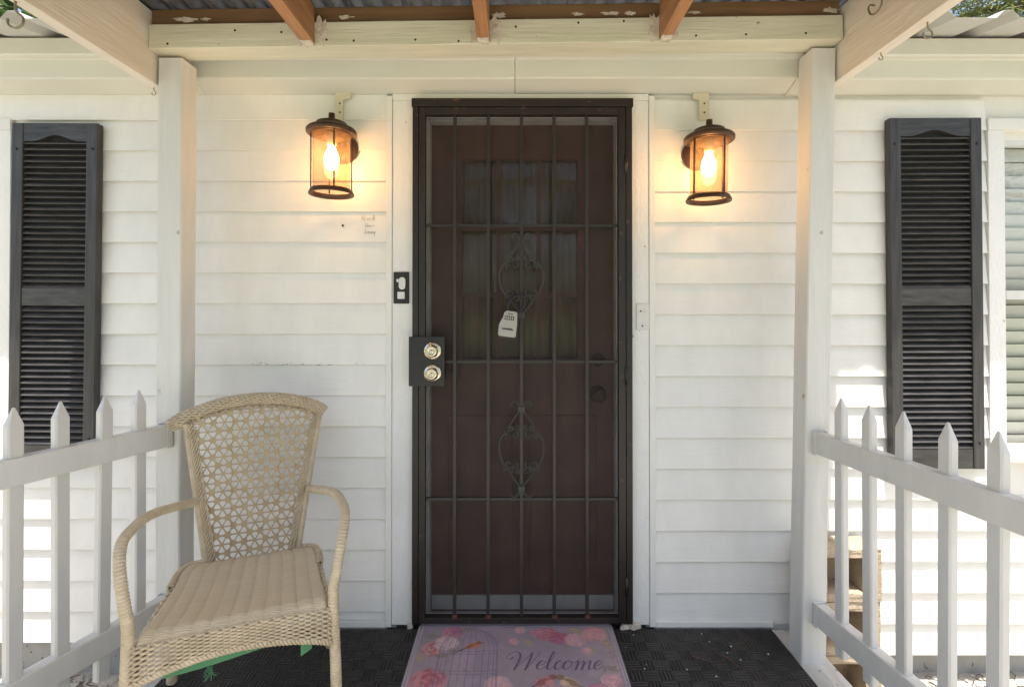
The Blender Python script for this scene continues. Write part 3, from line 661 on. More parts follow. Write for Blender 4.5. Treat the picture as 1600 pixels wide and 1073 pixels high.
# rafter local: origin at its back lower edge
hook(small, 0.0013, sr[0], (-0.004, -0.060, 0.0))
hook([(x*1.6, y, z*1.5) for x, y, z in cup], 0.0030, sr[0], (-0.006, -0.560, 0.0))
hook([(x*1.0, y, z*1.0) for x, y, z in cup], 0.0022, sr[1], (0.006, -0.440, 0.0))
hook([(x*0.5, y, z*0.5) for x, y, z in cup], 0.0016, sr[1], (-0.004, -0.272, 0.0))
hook([(0, 0, 0), (-0.014, 0, 0.002), (-0.020, 0, -0.010), (-0.022, -0.012, -0.034), (-0.022, -0.034, -0.044), (-0.022, -0.058, -0.034), (-0.022, -0.062, -0.008)], 0.0026, sr[1], (-0.0195, -0.268, 0.150))
# corrugated sheet
def corrugated(x0, x1, y0, y1, z, pitch=0.0678, h=0.008):
    n = int((x1-x0)/pitch*8); V = []; F = []
    for t in (0, 0.0008):
        for y in (y0, y1):
            for i in range(n+1):
                x = x0 + (x1-x0)*i/n; V.append((x, y, z + (x+0.06)*0.0139 + h*math.sin(2*math.pi*x/pitch) + t))
    m = n+1
    for i in range(n): F += [(i, m+i, m+i+1, i+1), (2*m+i, 2*m+i+1, 3*m+i+1, 3*m+i), (i, i+1, 2*m+i+1, 2*m+i), (m+i, 3*m+i, 3*m+i+1, m+i+1)]
    F += [(0, 2*m, 3*m, m), (n, m+n, 3*m+n, 2*m+n)]
    return MB().add(V, F, 'galvanised', True)
pp(corrugated(-1.62, 1.34, -1.55, -0.055, 2.2785), 'roof_sheet', 'weathered grey corrugated metal sheet')
for x in (-1.21, 1.10): pp(MB().box((-0.043, -0.043, 0), (0.043, 0.043, 2.10), 'paint_post', 0.004), 'post', 'square white post at the outer end of the porch', (x, -1.40, 0))
pp(MB().box((-1.24, -0.043, 0), (1.124, 0.043, 0.016), 'paint_beam', 0.003), 'beam', 'cream painted plate over the outer posts', (0, -1.40, 2.101))

# ------------------------------------------------------------------ porch floor
deck = tag(MB().box((-1.26, -2.78, -0.20), (1.08, -0.03, -0.0345), 'deck_white').build('porch_floor'), kind='structure')
bw = 0.1418; me = MB().box((0, -2.80, -0.034), (bw-0.006, -0.022, -0.0075), 'deck_white', 0.003).mesh('deck_board')
x = -1.285; k = 0
while x < 1.09:
    wv = min(bw-0.006, 1.104 - x)
    if wv > 0.03:
        link('deck_board', me if abs(wv-(bw-0.006)) < 1e-4 else MB().box((0, -2.80, -0.034), (wv, -0.022, -0.0075), 'deck_white', 0.003).mesh('deck_board'), deck, (x, 0, 0))
    x += bw
# posts rest on the boards
for o in pc.children:
    if o.name.startswith('post'): o.location.z = -0.0072

rm = MB().box((-1.165, -0.98, -0.0071), (0.985, -0.030, 0.0), 'rubber_basket', 0.002).build('rubber_mat')
tag(rm, 'black rubber basket-weave mat covering the porch boards', 'rubber mat')

# ------------------------------------------------------------------ welcome doormat (printed)
def build_doormat():
    W, D = 0.745, 0.455; nx, ny = 520, 320
    rg = np.random.default_rng(4)
    X, Y = np.meshgrid(np.linspace(0, W, nx), np.linspace(0, D, ny))     # Y measured away from the door
    def noise(scale, seed):
        g = np.random.default_rng(seed); gx, gy = int(W/scale)+3, int(D/scale)+3; a = g.random((gy, gx))
        fx, fy = X/scale, Y/scale; ix, iy = fx.astype(int), fy.astype(int); tx, ty = fx-ix, fy-iy
        tx = tx*tx*(3-2*tx); ty = ty*ty*(3-2*ty)
        return (a[iy, ix]*(1-tx)+a[iy, ix+1]*tx)*(1-ty) + (a[iy+1, ix]*(1-tx)+a[iy+1, ix+1]*tx)*ty
    n1 = 0.5*noise(0.09, 1)+0.3*noise(0.035, 2)+0.2*noise(0.012, 3)
    n2 = 0.6*noise(0.02, 5)+0.4*noise(0.007, 6)
    col = np.zeros((ny, nx, 3)); base = np.array([0.31, 0.295, 0.325])
    col[:] = base*(0.85+0.3*n1[..., None])
    col += (np.clip(n1-0.5, 0, 1)*0.9)[..., None]*np.array([0.22, 0.06, 0.14])
    col += (np.clip(noise(0.14, 9)-0.55, 0, 1))[..., None]*np.array([0.10, 0.10, -0.05])
    def blend(mask, c, a=1.0):
        mk = np.clip(mask*a, 0, 1)[..., None]; col[:] = col*(1-mk) + np.array(c)*mk
    def ell(cx, cy, rx, ry, ang=0, soft=0.25):
        c, s = math.cos(ang), math.sin(ang); dx, dy = X-cx, Y-cy
        d = np.sqrt(((dx*c+dy*s)/rx)**2 + ((-dx*s+dy*c)/ry)**2); return np.clip((1-d)/soft, 0, 1), d
    def rose(cx, cy, r, c0, c1, seed):
        g = random.Random(seed)
        for k in range(9):
            a = 2*math.pi*k/9 + g.uniform(-.2, .2); m, _ = ell(cx+0.55*r*math.cos(a), cy+0.5*r*math.sin(a), 0.55*r, 0.48*r, a, 0.3)
            t = g.random(); blend(m, [c0[i]*t+c1[i]*(1-t) for i in range(3)], 0.85)
        dx, dy = X-cx, Y-cy; d = np.hypot(dx, dy)/r; an = np.arctan2(dy, dx)
        sp = np.sin(d*15 - an*1.0 + 3*n2 + seed) + 0.6*np.sin(an*5 + d*7 + seed)
        mk = np.clip((1.0-d)*4, 0, 1)
        blend(mk*np.clip(sp, 0, 1), c0, 0.6); blend(mk*np.clip(-sp, 0, 1), c1, 0.6)
    def leaf(cx, cy, rx, ry, ang, c): m, _ = ell(cx, cy, rx, ry, ang, 0.4); blend(m*(0.6+0.6*n2), c, 0.8)
    ox = 0.366     # print is laid out from the mat's centre line
    red, pink, mag, pale, peach, white = (0.40, 0.08, 0.10), (0.62, 0.28, 0.30), (0.42, 0.12, 0.26), (0.62, 0.45, 0.46), (0.66, 0.40, 0.33), (0.60, 0.56, 0.52)
    yel, grn = (0.42, 0.36, 0.14), (0.24, 0.25, 0.14)
    for cx, cy, a in ((-.30,.085,.3),(-.195,.05,1.2),(-.255,.19,.1),(-.33,.20,1),(-.21,.165,2),(.05,.115,.8),(.0,.12,2.2),(.23,.05,.5),(.20,.13,2.5),(.335,.13,1.2),(.325,.255,.4),(.27,.165,1.8)):
        leaf(ox+cx, cy, 0.032, 0.017, a, yel if rg.random() < .6 else grn)
    rose(ox-.231, .062, .040, mag, pink, 1); rose(ox-.292, .155, .042, red, peach, 2); rose(ox-.245, .125, .045, white, pale, 3)
    rose(ox-.281, .318, .064, red, pink, 4); rose(ox-.05, .335, .045, peach, pale, 5); rose(ox-.10, .405, .04, pink, pale, 15)
    rose(ox+.120, .070, .042, red, pink, 6); rose(ox+.165, .095, .038, red, mag, 7); rose(ox+.225, .105, .040, pink, pale, 8); rose(ox+.300, .072, .046, peach, pink, 9)
    rose(ox+.022, .047, .022, pink, pale, 10); rose(ox+.080, .062, .022, pink, mag, 11); rose(ox+.0, .115, .020, pink, pale, 12); rose(ox+.318, .315, .036, pink, pale, 13); rose(ox+.27, .36, .04, pink, mag, 14)
    rose(ox+.258, .165, .018, pale, pink, 16)
    for k in range(70):
        cx, cy = rg.uniform(.285, .372), rg.uniform(.09, .42); leaf(ox+cx, cy, rg.uniform(.004, .010), rg.uniform(.003, .006), rg.uniform(0, 3), ((.30, .16, .28), (.55, .28, .34), (.22, .20, .17))[k % 3])
    for k in range(230):
        cx, cy = rg.uniform(-.36, .36), rg.uniform(.02, .44); leaf(ox+cx, cy, rg.uniform(.003, .008), rg.uniform(.002, .005), rg.uniform(0, 3), ((.27, .20, .27), (.52, .30, .33), (.24, .23, .20), (.46, .40, .40), (.42, .16, .19))[k % 5])
    wear = np.clip((0.55*noise(0.011, 21)+0.45*noise(0.004, 22)-0.42)*3.0, 0, 0.6); blend(wear, base*1.05, 0.7)
    col[:] = (col*0.9 + col.mean(-1, keepdims=True)*0.1)*np.array([1.02, 0.87, 0.88])
    # birdcage drawn in thin lines
    line = np.zeros((ny, nx))
    def stamp(px, py, rad):
        j0, j1 = int((py-rad*2)/D*(ny-1)), int((py+rad*2)/D*(ny-1))+2; i0, i1 = int((px-rad*2)/W*(nx-1)), int((px+rad*2)/W*(nx-1))+2
        j0, i0 = max(0, j0), max(0, i0)
        if j1 <= j0 or i1 <= i0: return
        d = np.hypot(X[j0:j1, i0:i1]-px, Y[j0:j1, i0:i1]-py); line[j0:j1, i0:i1] = np.maximum(line[j0:j1, i0:i1], np.clip((rad*1.5-d)/(rad*0.8), 0, 1))
    ccx = ox-.160
    for k in range(-6, 7):
        f = math.sin(k/6*math.pi/2); hw = 0.103
        for t in np.linspace(0, 1, 90): stamp(ccx + f*hw*math.sin(t*math.pi/2), 0.04 + 0.12*(1-math.cos(t*math.pi/2)), 0.0010)
        for yy in np.linspace(0.16, 0.44, 170): stamp(ccx + f*hw, yy, 0.0010)
    for yb in (0.160, 0.176, 0.262, 0.277, 0.345, 0.43):
        for xx in np.linspace(-0.103, 0.103, 120): stamp(ccx + xx, yb + 0.008*math.sqrt(max(0, 1-(xx/0.103)**2)), 0.0011)
    blend(line, (0.16, 0.12, 0.20), 0.85)
    # birds
    def bird(cx, cy, s, c1, c2, fl):
        for dx, dy, rx, ry, a, c in ((0, 0, 1.0, .52, -.5*fl, c2), (-.15*fl, .05, .8, .38, -.6*fl, c1), (.75*fl, -.55, .42, .38, 0, c1), (-1.2*fl, .75, .75, .14, -.6*fl, (0.12, .09, .08)), (.45*fl, .15, .45, .35, .3, c2)):
            m, _ = ell(cx+dx*s, cy+dy*s, rx*s, ry*s, a, 0.3); blend(m*(0.75+0.5*n2), c, 1)
        m, _ = ell(cx+1.15*fl*s, cy-.55*s, .16*s, .07*s, 0, .4); blend(m, (.1, .08, .07))
    bird(ox-.150, .138, .030, (0.36, 0.13, 0.07), (0.52, 0.22, 0.12), 1)
    bird(ox+.098, .318, .040, (0.30, 0.12, 0.11), (0.55, 0.25, 0.24), 1); bird(ox+.182, .320, .040, (0.26, 0.17, 0.12), (0.62, 0.42, 0.28), -1)
    # the word
    line = np.zeros((ny, nx)); stampL = stamp
    def catmull(P, n=26):
        P = [np.array(p, float) for p in P]; P = [2*P[0]-P[1]]+P+[2*P[-1]-P[-2]]; o = []
        for i in range(1, len(P)-2):
            a, b, c, d = P[i-1:i+3]
            for k in range(n): t = k/n; o.append(0.5*(2*b+(c-a)*t+(2*a-5*b+4*c-d)*t*t+(3*b-a-3*c+d)*t**3))
        o.append(P[-2]); return o
    e = [(2.5,.42),(2.85,.58),(3.0,.85),(2.8,1.0),(2.55,.78),(2.47,.35),(2.7,.02),(3.1,.28)]
    WS = 0.28
    glyphs = [[(.15,1.35),(-.1,1.15),(-.38,1.3),(-.3,1.75),(.15,2.0),(.55,1.75),(.68,1.0),(.6,.0)], [(.6,.0),(1.0,.9),(1.45,1.85)], [(1.45,1.85),(1.48,1.0),(1.42,.0)], [(1.42,.0),(1.75,.9),(2.0,1.6),(1.98,1.95),(1.8,2.0)],
              e, [(3.1,.28),(3.42,1.1),(3.5,1.75),(3.4,2.0),(3.28,1.5),(3.25,.4),(3.4,.02),(3.75,.3)], [(4.22,.75),(4.1,1.0),(3.88,.8),(3.8,.4),(3.98,.02),(4.38,.32)],
              [(4.75,.98),(4.5,.78),(4.43,.3),(4.66,.02),(4.95,.3),(4.98,.75),(4.75,.98)], [(4.9,.9),(5.05,.75),(5.3,.85)], [(5.28,.8),(5.42,.98),(5.48,.6),(5.42,.0)], [(5.45,.3),(5.75,.92),(5.92,.85),(5.9,.4),(5.86,.0)], [(5.9,.3),(6.2,.92),(6.38,.85),(6.36,.25),(6.48,.02),(6.8,.3)],
              [(x+4.28, y) for x, y in e]]
    glyphs = [[(x+WS, y) for x, y in g] for g in glyphs[:4]] + glyphs[4:]
    u = 0.0455
    for g in glyphs:
        P = catmull(g)
        for i in range(1, len(P)):
            a, b = P[i-1], P[i]; dx, dy = b-a; ln = math.hypot(dx, dy)+1e-6; down = max(0, -dy/ln)
            for t in (0, .33, .66):
                q = a+(b-a)*t; stamp(ox-0.035 + (q[0]+0.30*q[1]-0.1)*u, 0.262 - q[1]*u, 0.0010 + 0.0023*down**1.5)
    blend(line, (0.10, 0.07, 0.12), 0.92)
    # relief and the moulded border
    edge = np.minimum(np.minimum(X, W-X), np.minimum(Y, D-Y))
    blend(np.clip((0.026-edge)/0.004, 0, 1), (0.40, 0.38, 0.42), 0.45)
    z = 0.0115 - 0.010*np.clip((0.007-edge)/0.007, 0, 1)**2 - 0.0035*np.exp(-((edge-0.012)/0.0022)**2) - 0.0030*np.exp(-((edge-0.024)/0.0022)**2) + 0.0008*n2
    # rounded corners
    rc = 0.022; XX, YY = X.copy(), Y.copy()
    cxs = np.where(X < W/2, rc, W-rc); cys = np.where(Y < D/2, rc, D-rc)
    dx, dy = X-cxs, Y-cys; inc = ((X < rc) | (X > W-rc)) & ((Y < rc) | (Y > D-rc))
    mxn = np.maximum(np.abs(dx), np.abs(dy)); hyp = np.hypot(dx, dy)+1e-9; k = np.where(inc, mxn/hyp, 1.0)
    XX = np.where(inc, cxs+dx*k, X); YY = np.where(inc, cys+dy*k, Y)
    verts = np.stack([XX-ox, -YY, z], -1).reshape(-1, 3)
    i, j = np.meshgrid(np.arange(nx-1), np.arange(ny-1)); a = (j*nx+i).ravel(); faces = np.stack([a, a+nx, a+nx+1, a+1], -1)
    nv = len(verts)
    per = list(range(nx)) + [r_*nx+nx-1 for r_ in range(1, ny)] + [(ny-1)*nx+i_ for i_ in range(nx-2, -1, -1)] + [r_*nx for r_ in range(ny-2, 0, -1)]
    low = verts[per].copy(); low[:, 2] = 0.0004
    allv = np.concatenate([verts, low]); m = len(per)
    F = faces.tolist() + [[per[q], per[(q+1) % m], nv+(q+1) % m, nv+q] for q in range(m)]
    me = bpy.data.meshes.new('doormat'); me.from_pydata(allv.tolist(), [], F); me.update()
    ca = me.color_attributes.new('print', 'FLOAT_COLOR', 'POINT')
    cc = np.ones((len(allv), 4)); cc[:nv, :3] = np.clip(col.reshape(-1, 3), 0.02, 0.8); cc[nv:, :3] = (0.2, 0.19, 0.2)
    ca.data.foreach_set('color', cc.ravel())
    me.polygons.foreach_set('use_smooth', [True]*len(me.polygons))
    mm = bpy.data.materials.new('mat_print'); mm.use_nodes = True; t = mm.node_tree; p = t.nodes['Principled BSDF']; p.inputs['Roughness'].default_value = 0.55
    at = t.nodes.new('ShaderNodeAttribute'); at.attribute_name = 'print'; t.links.new(at.outputs['Color'], p.inputs['Base Color'])
    nn = t.nodes.new('ShaderNodeTexNoise'); nn.inputs['Scale'].default_value = 350; tc = t.nodes.new('ShaderNodeTexCoord'); t.links.new(tc.outputs['Object'], nn.inputs['Vector'])
    b = t.nodes.new('ShaderNodeBump'); b.inputs['Strength'].default_value = 0.5; b.inputs['Distance'].default_value = 0.001; t.links.new(nn.outputs['Fac'], b.inputs['Height']); t.links.new(b.outputs[0], p.inputs['Normal'])
    me.materials.append(mm)
    o = link('doormat', me, None, (0, -0.0100, 0.0)); tag(o, 'printed Welcome doormat with roses, birdcage and birds before the door', 'doormat')
build_doormat()

# ------------------------------------------------------------------ picket fences
def fence(p0, p1, pick_d, zt_top, rail_tops, label, n_extra):
    """p0: post end of the rail, p1: direction point; pick_d: distances of the pickets along the rail"""
    a = Vector((p0[0], p0[1], 0)); d = (Vector((p1[0], p1[1], 0)) - a).normalized(); ang = math.atan2(d.y, d.x)
    root = empty('picket_fence', (a.x, a.y, GZ), ang); tag(root, label, 'fence', 'vinyl picket fences beside the porch')
    Ln = 2.55
    for zt in rail_tops:
        rh = 0.075
        o = MB().box((0.004, -0.019, zt-rh), (Ln, 0.019, zt), 'vinyl', 0.005).build('rail', root, (0, 0, -GZ))
        br = MB().box((0.0, -0.0235, zt-rh-0.004), (0.0036, 0.0235, zt+0.004), 'vinyl', 0.001).box((0.0037, -0.0225, zt-rh-0.003), (0.018, -0.0193, zt+0.003), 'vinyl', 0.001).box((0.0037, 0.0193, zt-rh-0.003), (0.018, 0.0225, zt+0.003), 'vinyl', 0.001)
        br.build('bracket', root, (0, 0, -GZ))
    # picket: rounded bar with a blunt pyramid top
    hx, hy, c = 0.0185, 0.0128, 0.004; H = zt_top - 0.092
    ring = [(-hx+c,-hy),(hx-c,-hy),(hx,-hy+c),(hx,hy-c),(hx-c,hy),(-hx+c,hy),(-hx,hy-c),(-hx,-hy+c)]
    V = []; F = []
    lv = [(0, 1), (H-0.052, 1), (H-0.046, 0.985), (H-0.006, 0.24), (H-0.001, 0.15), (H, 0.05)]
    for z, s in lv: V += [(x*s, y*s, z) for x, y in ring]
    for i in range(len(lv)-1):
        for k in range(8): F.append((i*8+k, i*8+(k+1) % 8, (i+1)*8+(k+1) % 8, (i+1)*8+k))
    F += [tuple(range(8)), tuple((len(lv)-1)*8+k for k in reversed(range(8)))]
    me = MB().add(V, F, 'vinyl').mesh('picket')
    r = random.Random(int(p0[0]*10))
    step = pick_d[1]-pick_d[0]; ds = list(pick_d) + [pick_d[-1] + step*(i+1) for i in range(n_extra)]
    for q in ds: link('picket', me, root, (q, 0, 0.092 - GZ + r.uniform(-0.003, 0.003)), (R(r.uniform(-.4, .4)), R(r.uniform(-.5, .5)), 0))
    MB().box((Ln, -0.04, 0), (Ln+0.08, 0.04, 1.2), 'vinyl', 0.006).build('end_post', root)
    return root
fence((-1.200, -0.2215), (-1.340, -0.665), (0.098, 0.212, 0.321, 0.432), 0.955, (0.823, 0.236), 'white vinyl picket fence behind the wicker chair', 17)
fence((1.056, -0.2215), (1.121, -0.872), (0.106, 0.223, 0.341, 0.468, 0.591), 0.930, (0.797, 0.206), 'white vinyl picket fence in front of the concrete blocks', 15)

# ------------------------------------------------------------------ wicker chair
def wicker_chair():
    root = empty('wicker_chair', (-0.79, -0.48, 0), R(22)); tag(root, 'beige wicker armchair with flower lattice back on the black mat', 'chair')
    def wrapped(pts, rad, name, pitch=0.0085, r_end=None):
        P = resample(spline(pts, 0.006), pitch/4); N = len(P); rr = []
        r2 = random.Random(len(P))
        for i in range(N):
            ph = (i % 4)/4; bulge = (0.0, 0.75, 1.0, 0.75)[i % 4]
            rr.append((rad if r_end is None else rad + (r_end-rad)*i/N) * (0.86 + 0.17*bulge) + r2.uniform(-0.0002, 0.0002))
        return MB().tube(P, rr, 'wicker', n=12).build(name, root)
    for s in (-1, 1):
        wrapped([(0.240*s, -0.214, 0.001), (0.240*s, -0.214, 0.2), (0.232*s, -0.217, 0.43), (0.238*s, -0.216, 0.49), (0.252*s, -0.200, 0.56), (0.265*s, -0.160, 0.615), (0.264*s, -0.105, 0.638), (0.240*s, 0.020, 0.640), (0.172*s, 0.198, 0.603)], 0.0155, 'arm_and_front_leg', r_end=0.0125)
        wrapped([(0.245*s, 0.275, 0.001), (0.215*s, 0.250, 0.2), (0.180*s, 0.215, 0.36), (0.140*s, 0.200, 0.40)], 0.0155, 'back_leg')
        wrapped([(0.132*s, 0.200, 0.385), (0.163*s, 0.222, 0.60), (0.202*s, 0.258, 0.845)], 0.0130, 'back_pole', pitch=0.006)
    # crest: bundle of strands twisted round a roll
    arc = resample(spline([(-0.250, 0.262, 0.838), (-0.205, 0.266, 0.866), (-0.10, 0.270, 0.900), (0, 0.272, 0.910), (0.10, 0.270, 0.902), (0.185, 0.266, 0.876), (0.222, 0.262, 0.852)], 0.01), 0.0035)
    cr = MB().tube(arc, 0.0150, 'wicker_core', n=8); N = len(arc)
    def twist(mb, path, Rb, nst, turns, r, flat=1.0, m='wicker'):
        N = len(path)
        for k in range(nst):
            pts = []
            for i, p in enumerate(path):
                t = (path[min(i+1, N-1)]-path[max(i-1, 0)]).normalized(); up = Vector((0, -1, 0)); up = (up-t*up.dot(t)).normalized(); sd = t.cross(up)
                a = 2*math.pi*(k/nst + turns*i/N); pts.append(p + up*math.cos(a)*Rb*flat + sd*math.sin(a)*Rb)
            mb.tube(pts, r, m, n=5)
    twist(cr, arc, 0.0185, 14, 1.6, 0.0036)
    # outward ribs over the strands
    for i in range(6, N-5, 4):
        t = (arc[i+1]-arc[i-1]).normalized(); up = Vector((0, -1, 0)); sd = t.cross(up); loop = []
        for k in range(13):
            a = 2*math.pi*k/12; loop.append(arc[i] + t*0.013*math.sin(a) + up*math.cos(a)*0.0208 + sd*math.sin(a)*0.0208)
        cr.tube(loop, 0.0029, 'wicker', n=5, caps=False)
    cr.build('crest_rail', root)
    low_arc = [p + Vector((0, -0.010, -0.026)) for p in arc[8:-8]]
    bd = MB(); twist(bd, low_arc, 0.0040, 2, 9, 0.0030)
    for s in (-1, 1):
        side = resample([(0.118*s, 0.187, 0.395), (0.150*s, 0.209, 0.60), (0.190*s, 0.244, 0.845)], 0.0035)
        twist(bd, side, 0.0045, 3, 11, 0.0030)
        side = resample([(0.107*s, 0.186, 0.395), (0.139*s, 0.208, 0.60), (0.178*s, 0.243, 0.835)], 0.0035)
        twist(bd, side, 0.0032, 2, 13, 0.0024)
    bot = resample([(-0.118, 0.186, 0.402), (0.118, 0.186, 0.402)], 0.0035); twist(bd, bot, 0.0040, 2, 7, 0.0030)
    bd.build('braid', root)
    # lattice back: six-petal openings cut from hexagonal cells
    pv = 0.0555; pc_ = pv*0.866; Rr = pv/math.sqrt(3); z0, z1 = 0.398, 0.905
    def halfw(z): return 0.116 + (z-0.395)/(0.845-0.395)*0.076
    def topz(x): return 0.893 - 0.85*x*x
    def to3(x, z):
        z = min(z, topz(x)); z = max(z, z0); hw = halfw(z); x = max(-hw, min(hw, x))
        y = 0.190 + (z-0.395)*0.125 + 0.010*(1-(x/0.2)**2)*0.6; return (x, y, z)
    petal = [(0.0045, 0), (0.0200, 25), (0.0238, 21), (0.0254, 8), (0.0254, -8), (0.0238, -21), (0.0200, -25)]
    V = []; F = []; key = {}
    def vid(x, z):
        k = (round(x, 5), round(z, 5))
        if k not in key: key[k] = len(V); V.append(to3(x, z))
        return key[k]
    def ray(poly, o, a):
        d = Vector((math.cos(a), math.sin(a))); best = None
        for i in range(len(poly)):
            p, q = Vector(poly[i]), Vector(poly[(i+1) % len(poly)]); e = q-p; den = d.x*e.y - d.y*e.x
            if abs(den) < 1e-12: continue
            w_ = p-o; t = (w_.x*e.y - w_.y*e.x)/den; s_ = (w_.x*d.y - w_.y*d.x)/den
            if t > 0 and -1e-6 <= s_ <= 1+1e-6 and (best is None or t < best): best = t
        return o + d*best
    for ci in range(-6, 7):
        for rj in range(-1, 12):
            cx = ci*pc_ + 0.004; cz = z0 + rj*pv + (pv/2 if ci % 2 else 0)
            for s in range(6):
                a0 = R(60*s); tri = [(cx, cz), (cx+Rr*math.cos(a0), cz+Rr*math.sin(a0)), (cx+Rr*math.cos(a0+R(60)), cz+Rr*math.sin(a0+R(60)))]
                gx = sum(p[0] for p in tri)/3; gz = sum(p[1] for p in tri)/3
                if abs(gx) > halfw(min(max(gz, z0), 0.88))+0.006 or gz > topz(gx)+0.004 or gz < z0-0.003: continue
                ac = a0+R(30); pet = [(cx+r_*math.cos(ac+R(t_)), cz+r_*math.sin(ac+R(t_))) for r_, t_ in petal]
                o2 = Vector((sum(p[0] for p in pet)/7, sum(p[1] for p in pet)/7))
                angs = sorted(math.atan2(p[1]-o2.y, p[0]-o2.x) for p in tri+pet); n = len(angs)
                outer = []; inner = []
                for a in angs: q = ray(tri, o2, a); outer.append(vid(q.x, q.y)); q = ray(pet, o2, a); inner.append(vid(q.x, q.y))
                for i in range(n):
                    i2 = (i+1) % n; f = [outer[i], outer[i2], inner[i2], inner[i]]; f = [v for k_, v in enumerate(f) if v not in f[:k_]]
                    if len(f) >= 3: F.append(tuple(f))
    lat = MB().add(V, F, 'wicker_core').build('back_lattice', root)
    sl = lat.modifiers.new('thickness', 'SOLIDIFY'); sl.thickness = 0.0042; sl.offset = 0
    # seat with woven channels
    nx, ny = 132, 60; V = []; F = []
    for j in range(ny+1):
        v = j/ny; y = -0.225 + 0.425*v
        hw = 0.226 - 0.030*v - 0.020*max(0, v-0.85)/0.15; zb = 0.428 - 0.026*math.sin(min(1, v*1.15)*math.pi*0.8) + 0.0*v
        if v < 0.10: zb -= 0.030*((0.10-v)/0.10)**2
        if v > 0.93: zb -= 0.010*((v-0.93)/0.07)
        for i in range(nx+1):
            u = i/nx; e = min(u, 1-u); dz = 0.0048*abs(math.sin(u*11*math.pi))**0.55 - 0.030*max(0, (0.035-e)/0.035)**2 - 0.010*(1-(2*u-1)**2)*math.sin(v*math.pi)
            V.append(((2*u-1)*hw, y, zb + dz))
    m_ = nx+1
    for j in range(ny):
        for i in range(nx): F.append((j*m_+i, j*m_+i+1, (j+1)*m_+i+1, (j+1)*m_+i))
    st = MB().add(V, F, 'seat_weave', True).build('seat', root); q = st.modifiers.new('thickness', 'SOLIDIFY'); q.thickness = 0.006; q.offset = -1
    # braided edge at the back corners
    for s in (-1, 1):
        eb = MB()
        pth = resample(spline([(0.205*s, 0.06, 0.405), (0.200*s, 0.15, 0.405), (0.178*s, 0.198, 0.404), (0.115*s, 0.205, 0.404)], 0.01), 0.004)
        twist(eb, pth, 0.0075, 5, 3, 0.0042); eb.build('corner_braid', root)

    # woven apron: strands run in and out of upright stakes
    ap = MB(); rows = 13
    def apron(pa, pb, za, arch, nn):
        A, B = Vector((*pa, 0)), Vector((*pb, 0)); d = (B-A); L_ = d.length; d.normalize(); nrm = Vector((d.y, -d.x, 0)); nst = int(L_/0.0145)
        seg = nst*4
        zt = lambda u: za - 0.002 + 0.006*math.sin(u*math.pi)
        zbot = lambda u: 0.318 + arch*math.sin(u*math.pi)**0.8
        for k in range(rows):
            pts = []
            for i in range(seg+1):
                u = i/seg; z = zt(u) + (zbot(u)-zt(u))*(k+0.5)/rows
                pts.append(A + d*(u*L_) + nrm*(0.0048*math.cos(math.pi*u*nst + k*math.pi)) + Vector((0, 0, z)))
            ap.tube(pts, 0.0034, 'wicker', n=5)
        for i in range(nst):
            u = (i+0.5)/nst; b = A + d*(u*L_)
            for q_ in ((-0.0016, 0.0016) if i % 2 == 0 else (0,)): ap.tube([b + d*q_ + Vector((0, 0, zt(u)+0.004)), b + d*q_ + Vector((0, 0, zbot(u)))], 0.0019, 'wicker', n=4)
        lo = resample([A + d*(L_*i/40) + Vector((0, 0, zbot(i/40)-0.004)) for i in range(41)], 0.0035)
        ap.tube(lo, 0.0062, 'wicker_core', n=7); twist(ap, lo, 0.0058, 3, L_/0.028, 0.0040)
    apron((-0.226, -0.226), (0.226, -0.226), 0.408, 0.040, 1)
    apron((-0.196, 0.185), (-0.226, -0.205), 0.392, 0.030, 1); apron((0.226, -0.205), (0.196, 0.185), 0.392, 0.030, 1)
    ap.build('apron', root)
    # green webbing strap hanging under the front
    V = []; F = []
    P = spline([(-0.165, -0.208, 0.308), (-0.08, -0.210, 0.314), (0.02, -0.210, 0.326), (0.13, -0.208, 0.340)], 0.01)
    for p in P: V += [(p.x, p.y, p.z-0.0), (p.x, p.y-0.004, p.z+0.040)]
    for i in range(len(P)-1): F.append((2*i, 2*i+2, 2*i+3, 2*i+1))
    g = MB().add(V, F, 'green_strap')
    g.add([(0.150, -0.206, 0.345), (0.178, -0.206, 0.345), (0.178, -0.208, 0.300), (0.150, -0.208, 0.285)], [(0, 1, 2, 3)], 'green_strap')
    r2 = random.Random(8)
    for k in range(14):
        p = Vector((-0.062 + r2.uniform(-.006, .006), -0.211, 0.316)); g.tube([p, p + Vector((r2.uniform(-.01, .01), r2.uniform(-.006, .006), -0.014)), p + Vector((r2.uniform(-.018, .018), r2.uniform(-.01, .01), -0.028 + r2.uniform(-.008, .006)))], 0.0006, 'green_strap', n=4)
    o = g.build('strap', root); o['label'] = 'green webbing strap hanging under the seat'; q = o.modifiers.new('thickness', 'SOLIDIFY'); q.thickness = 0.0012
wicker_chair()

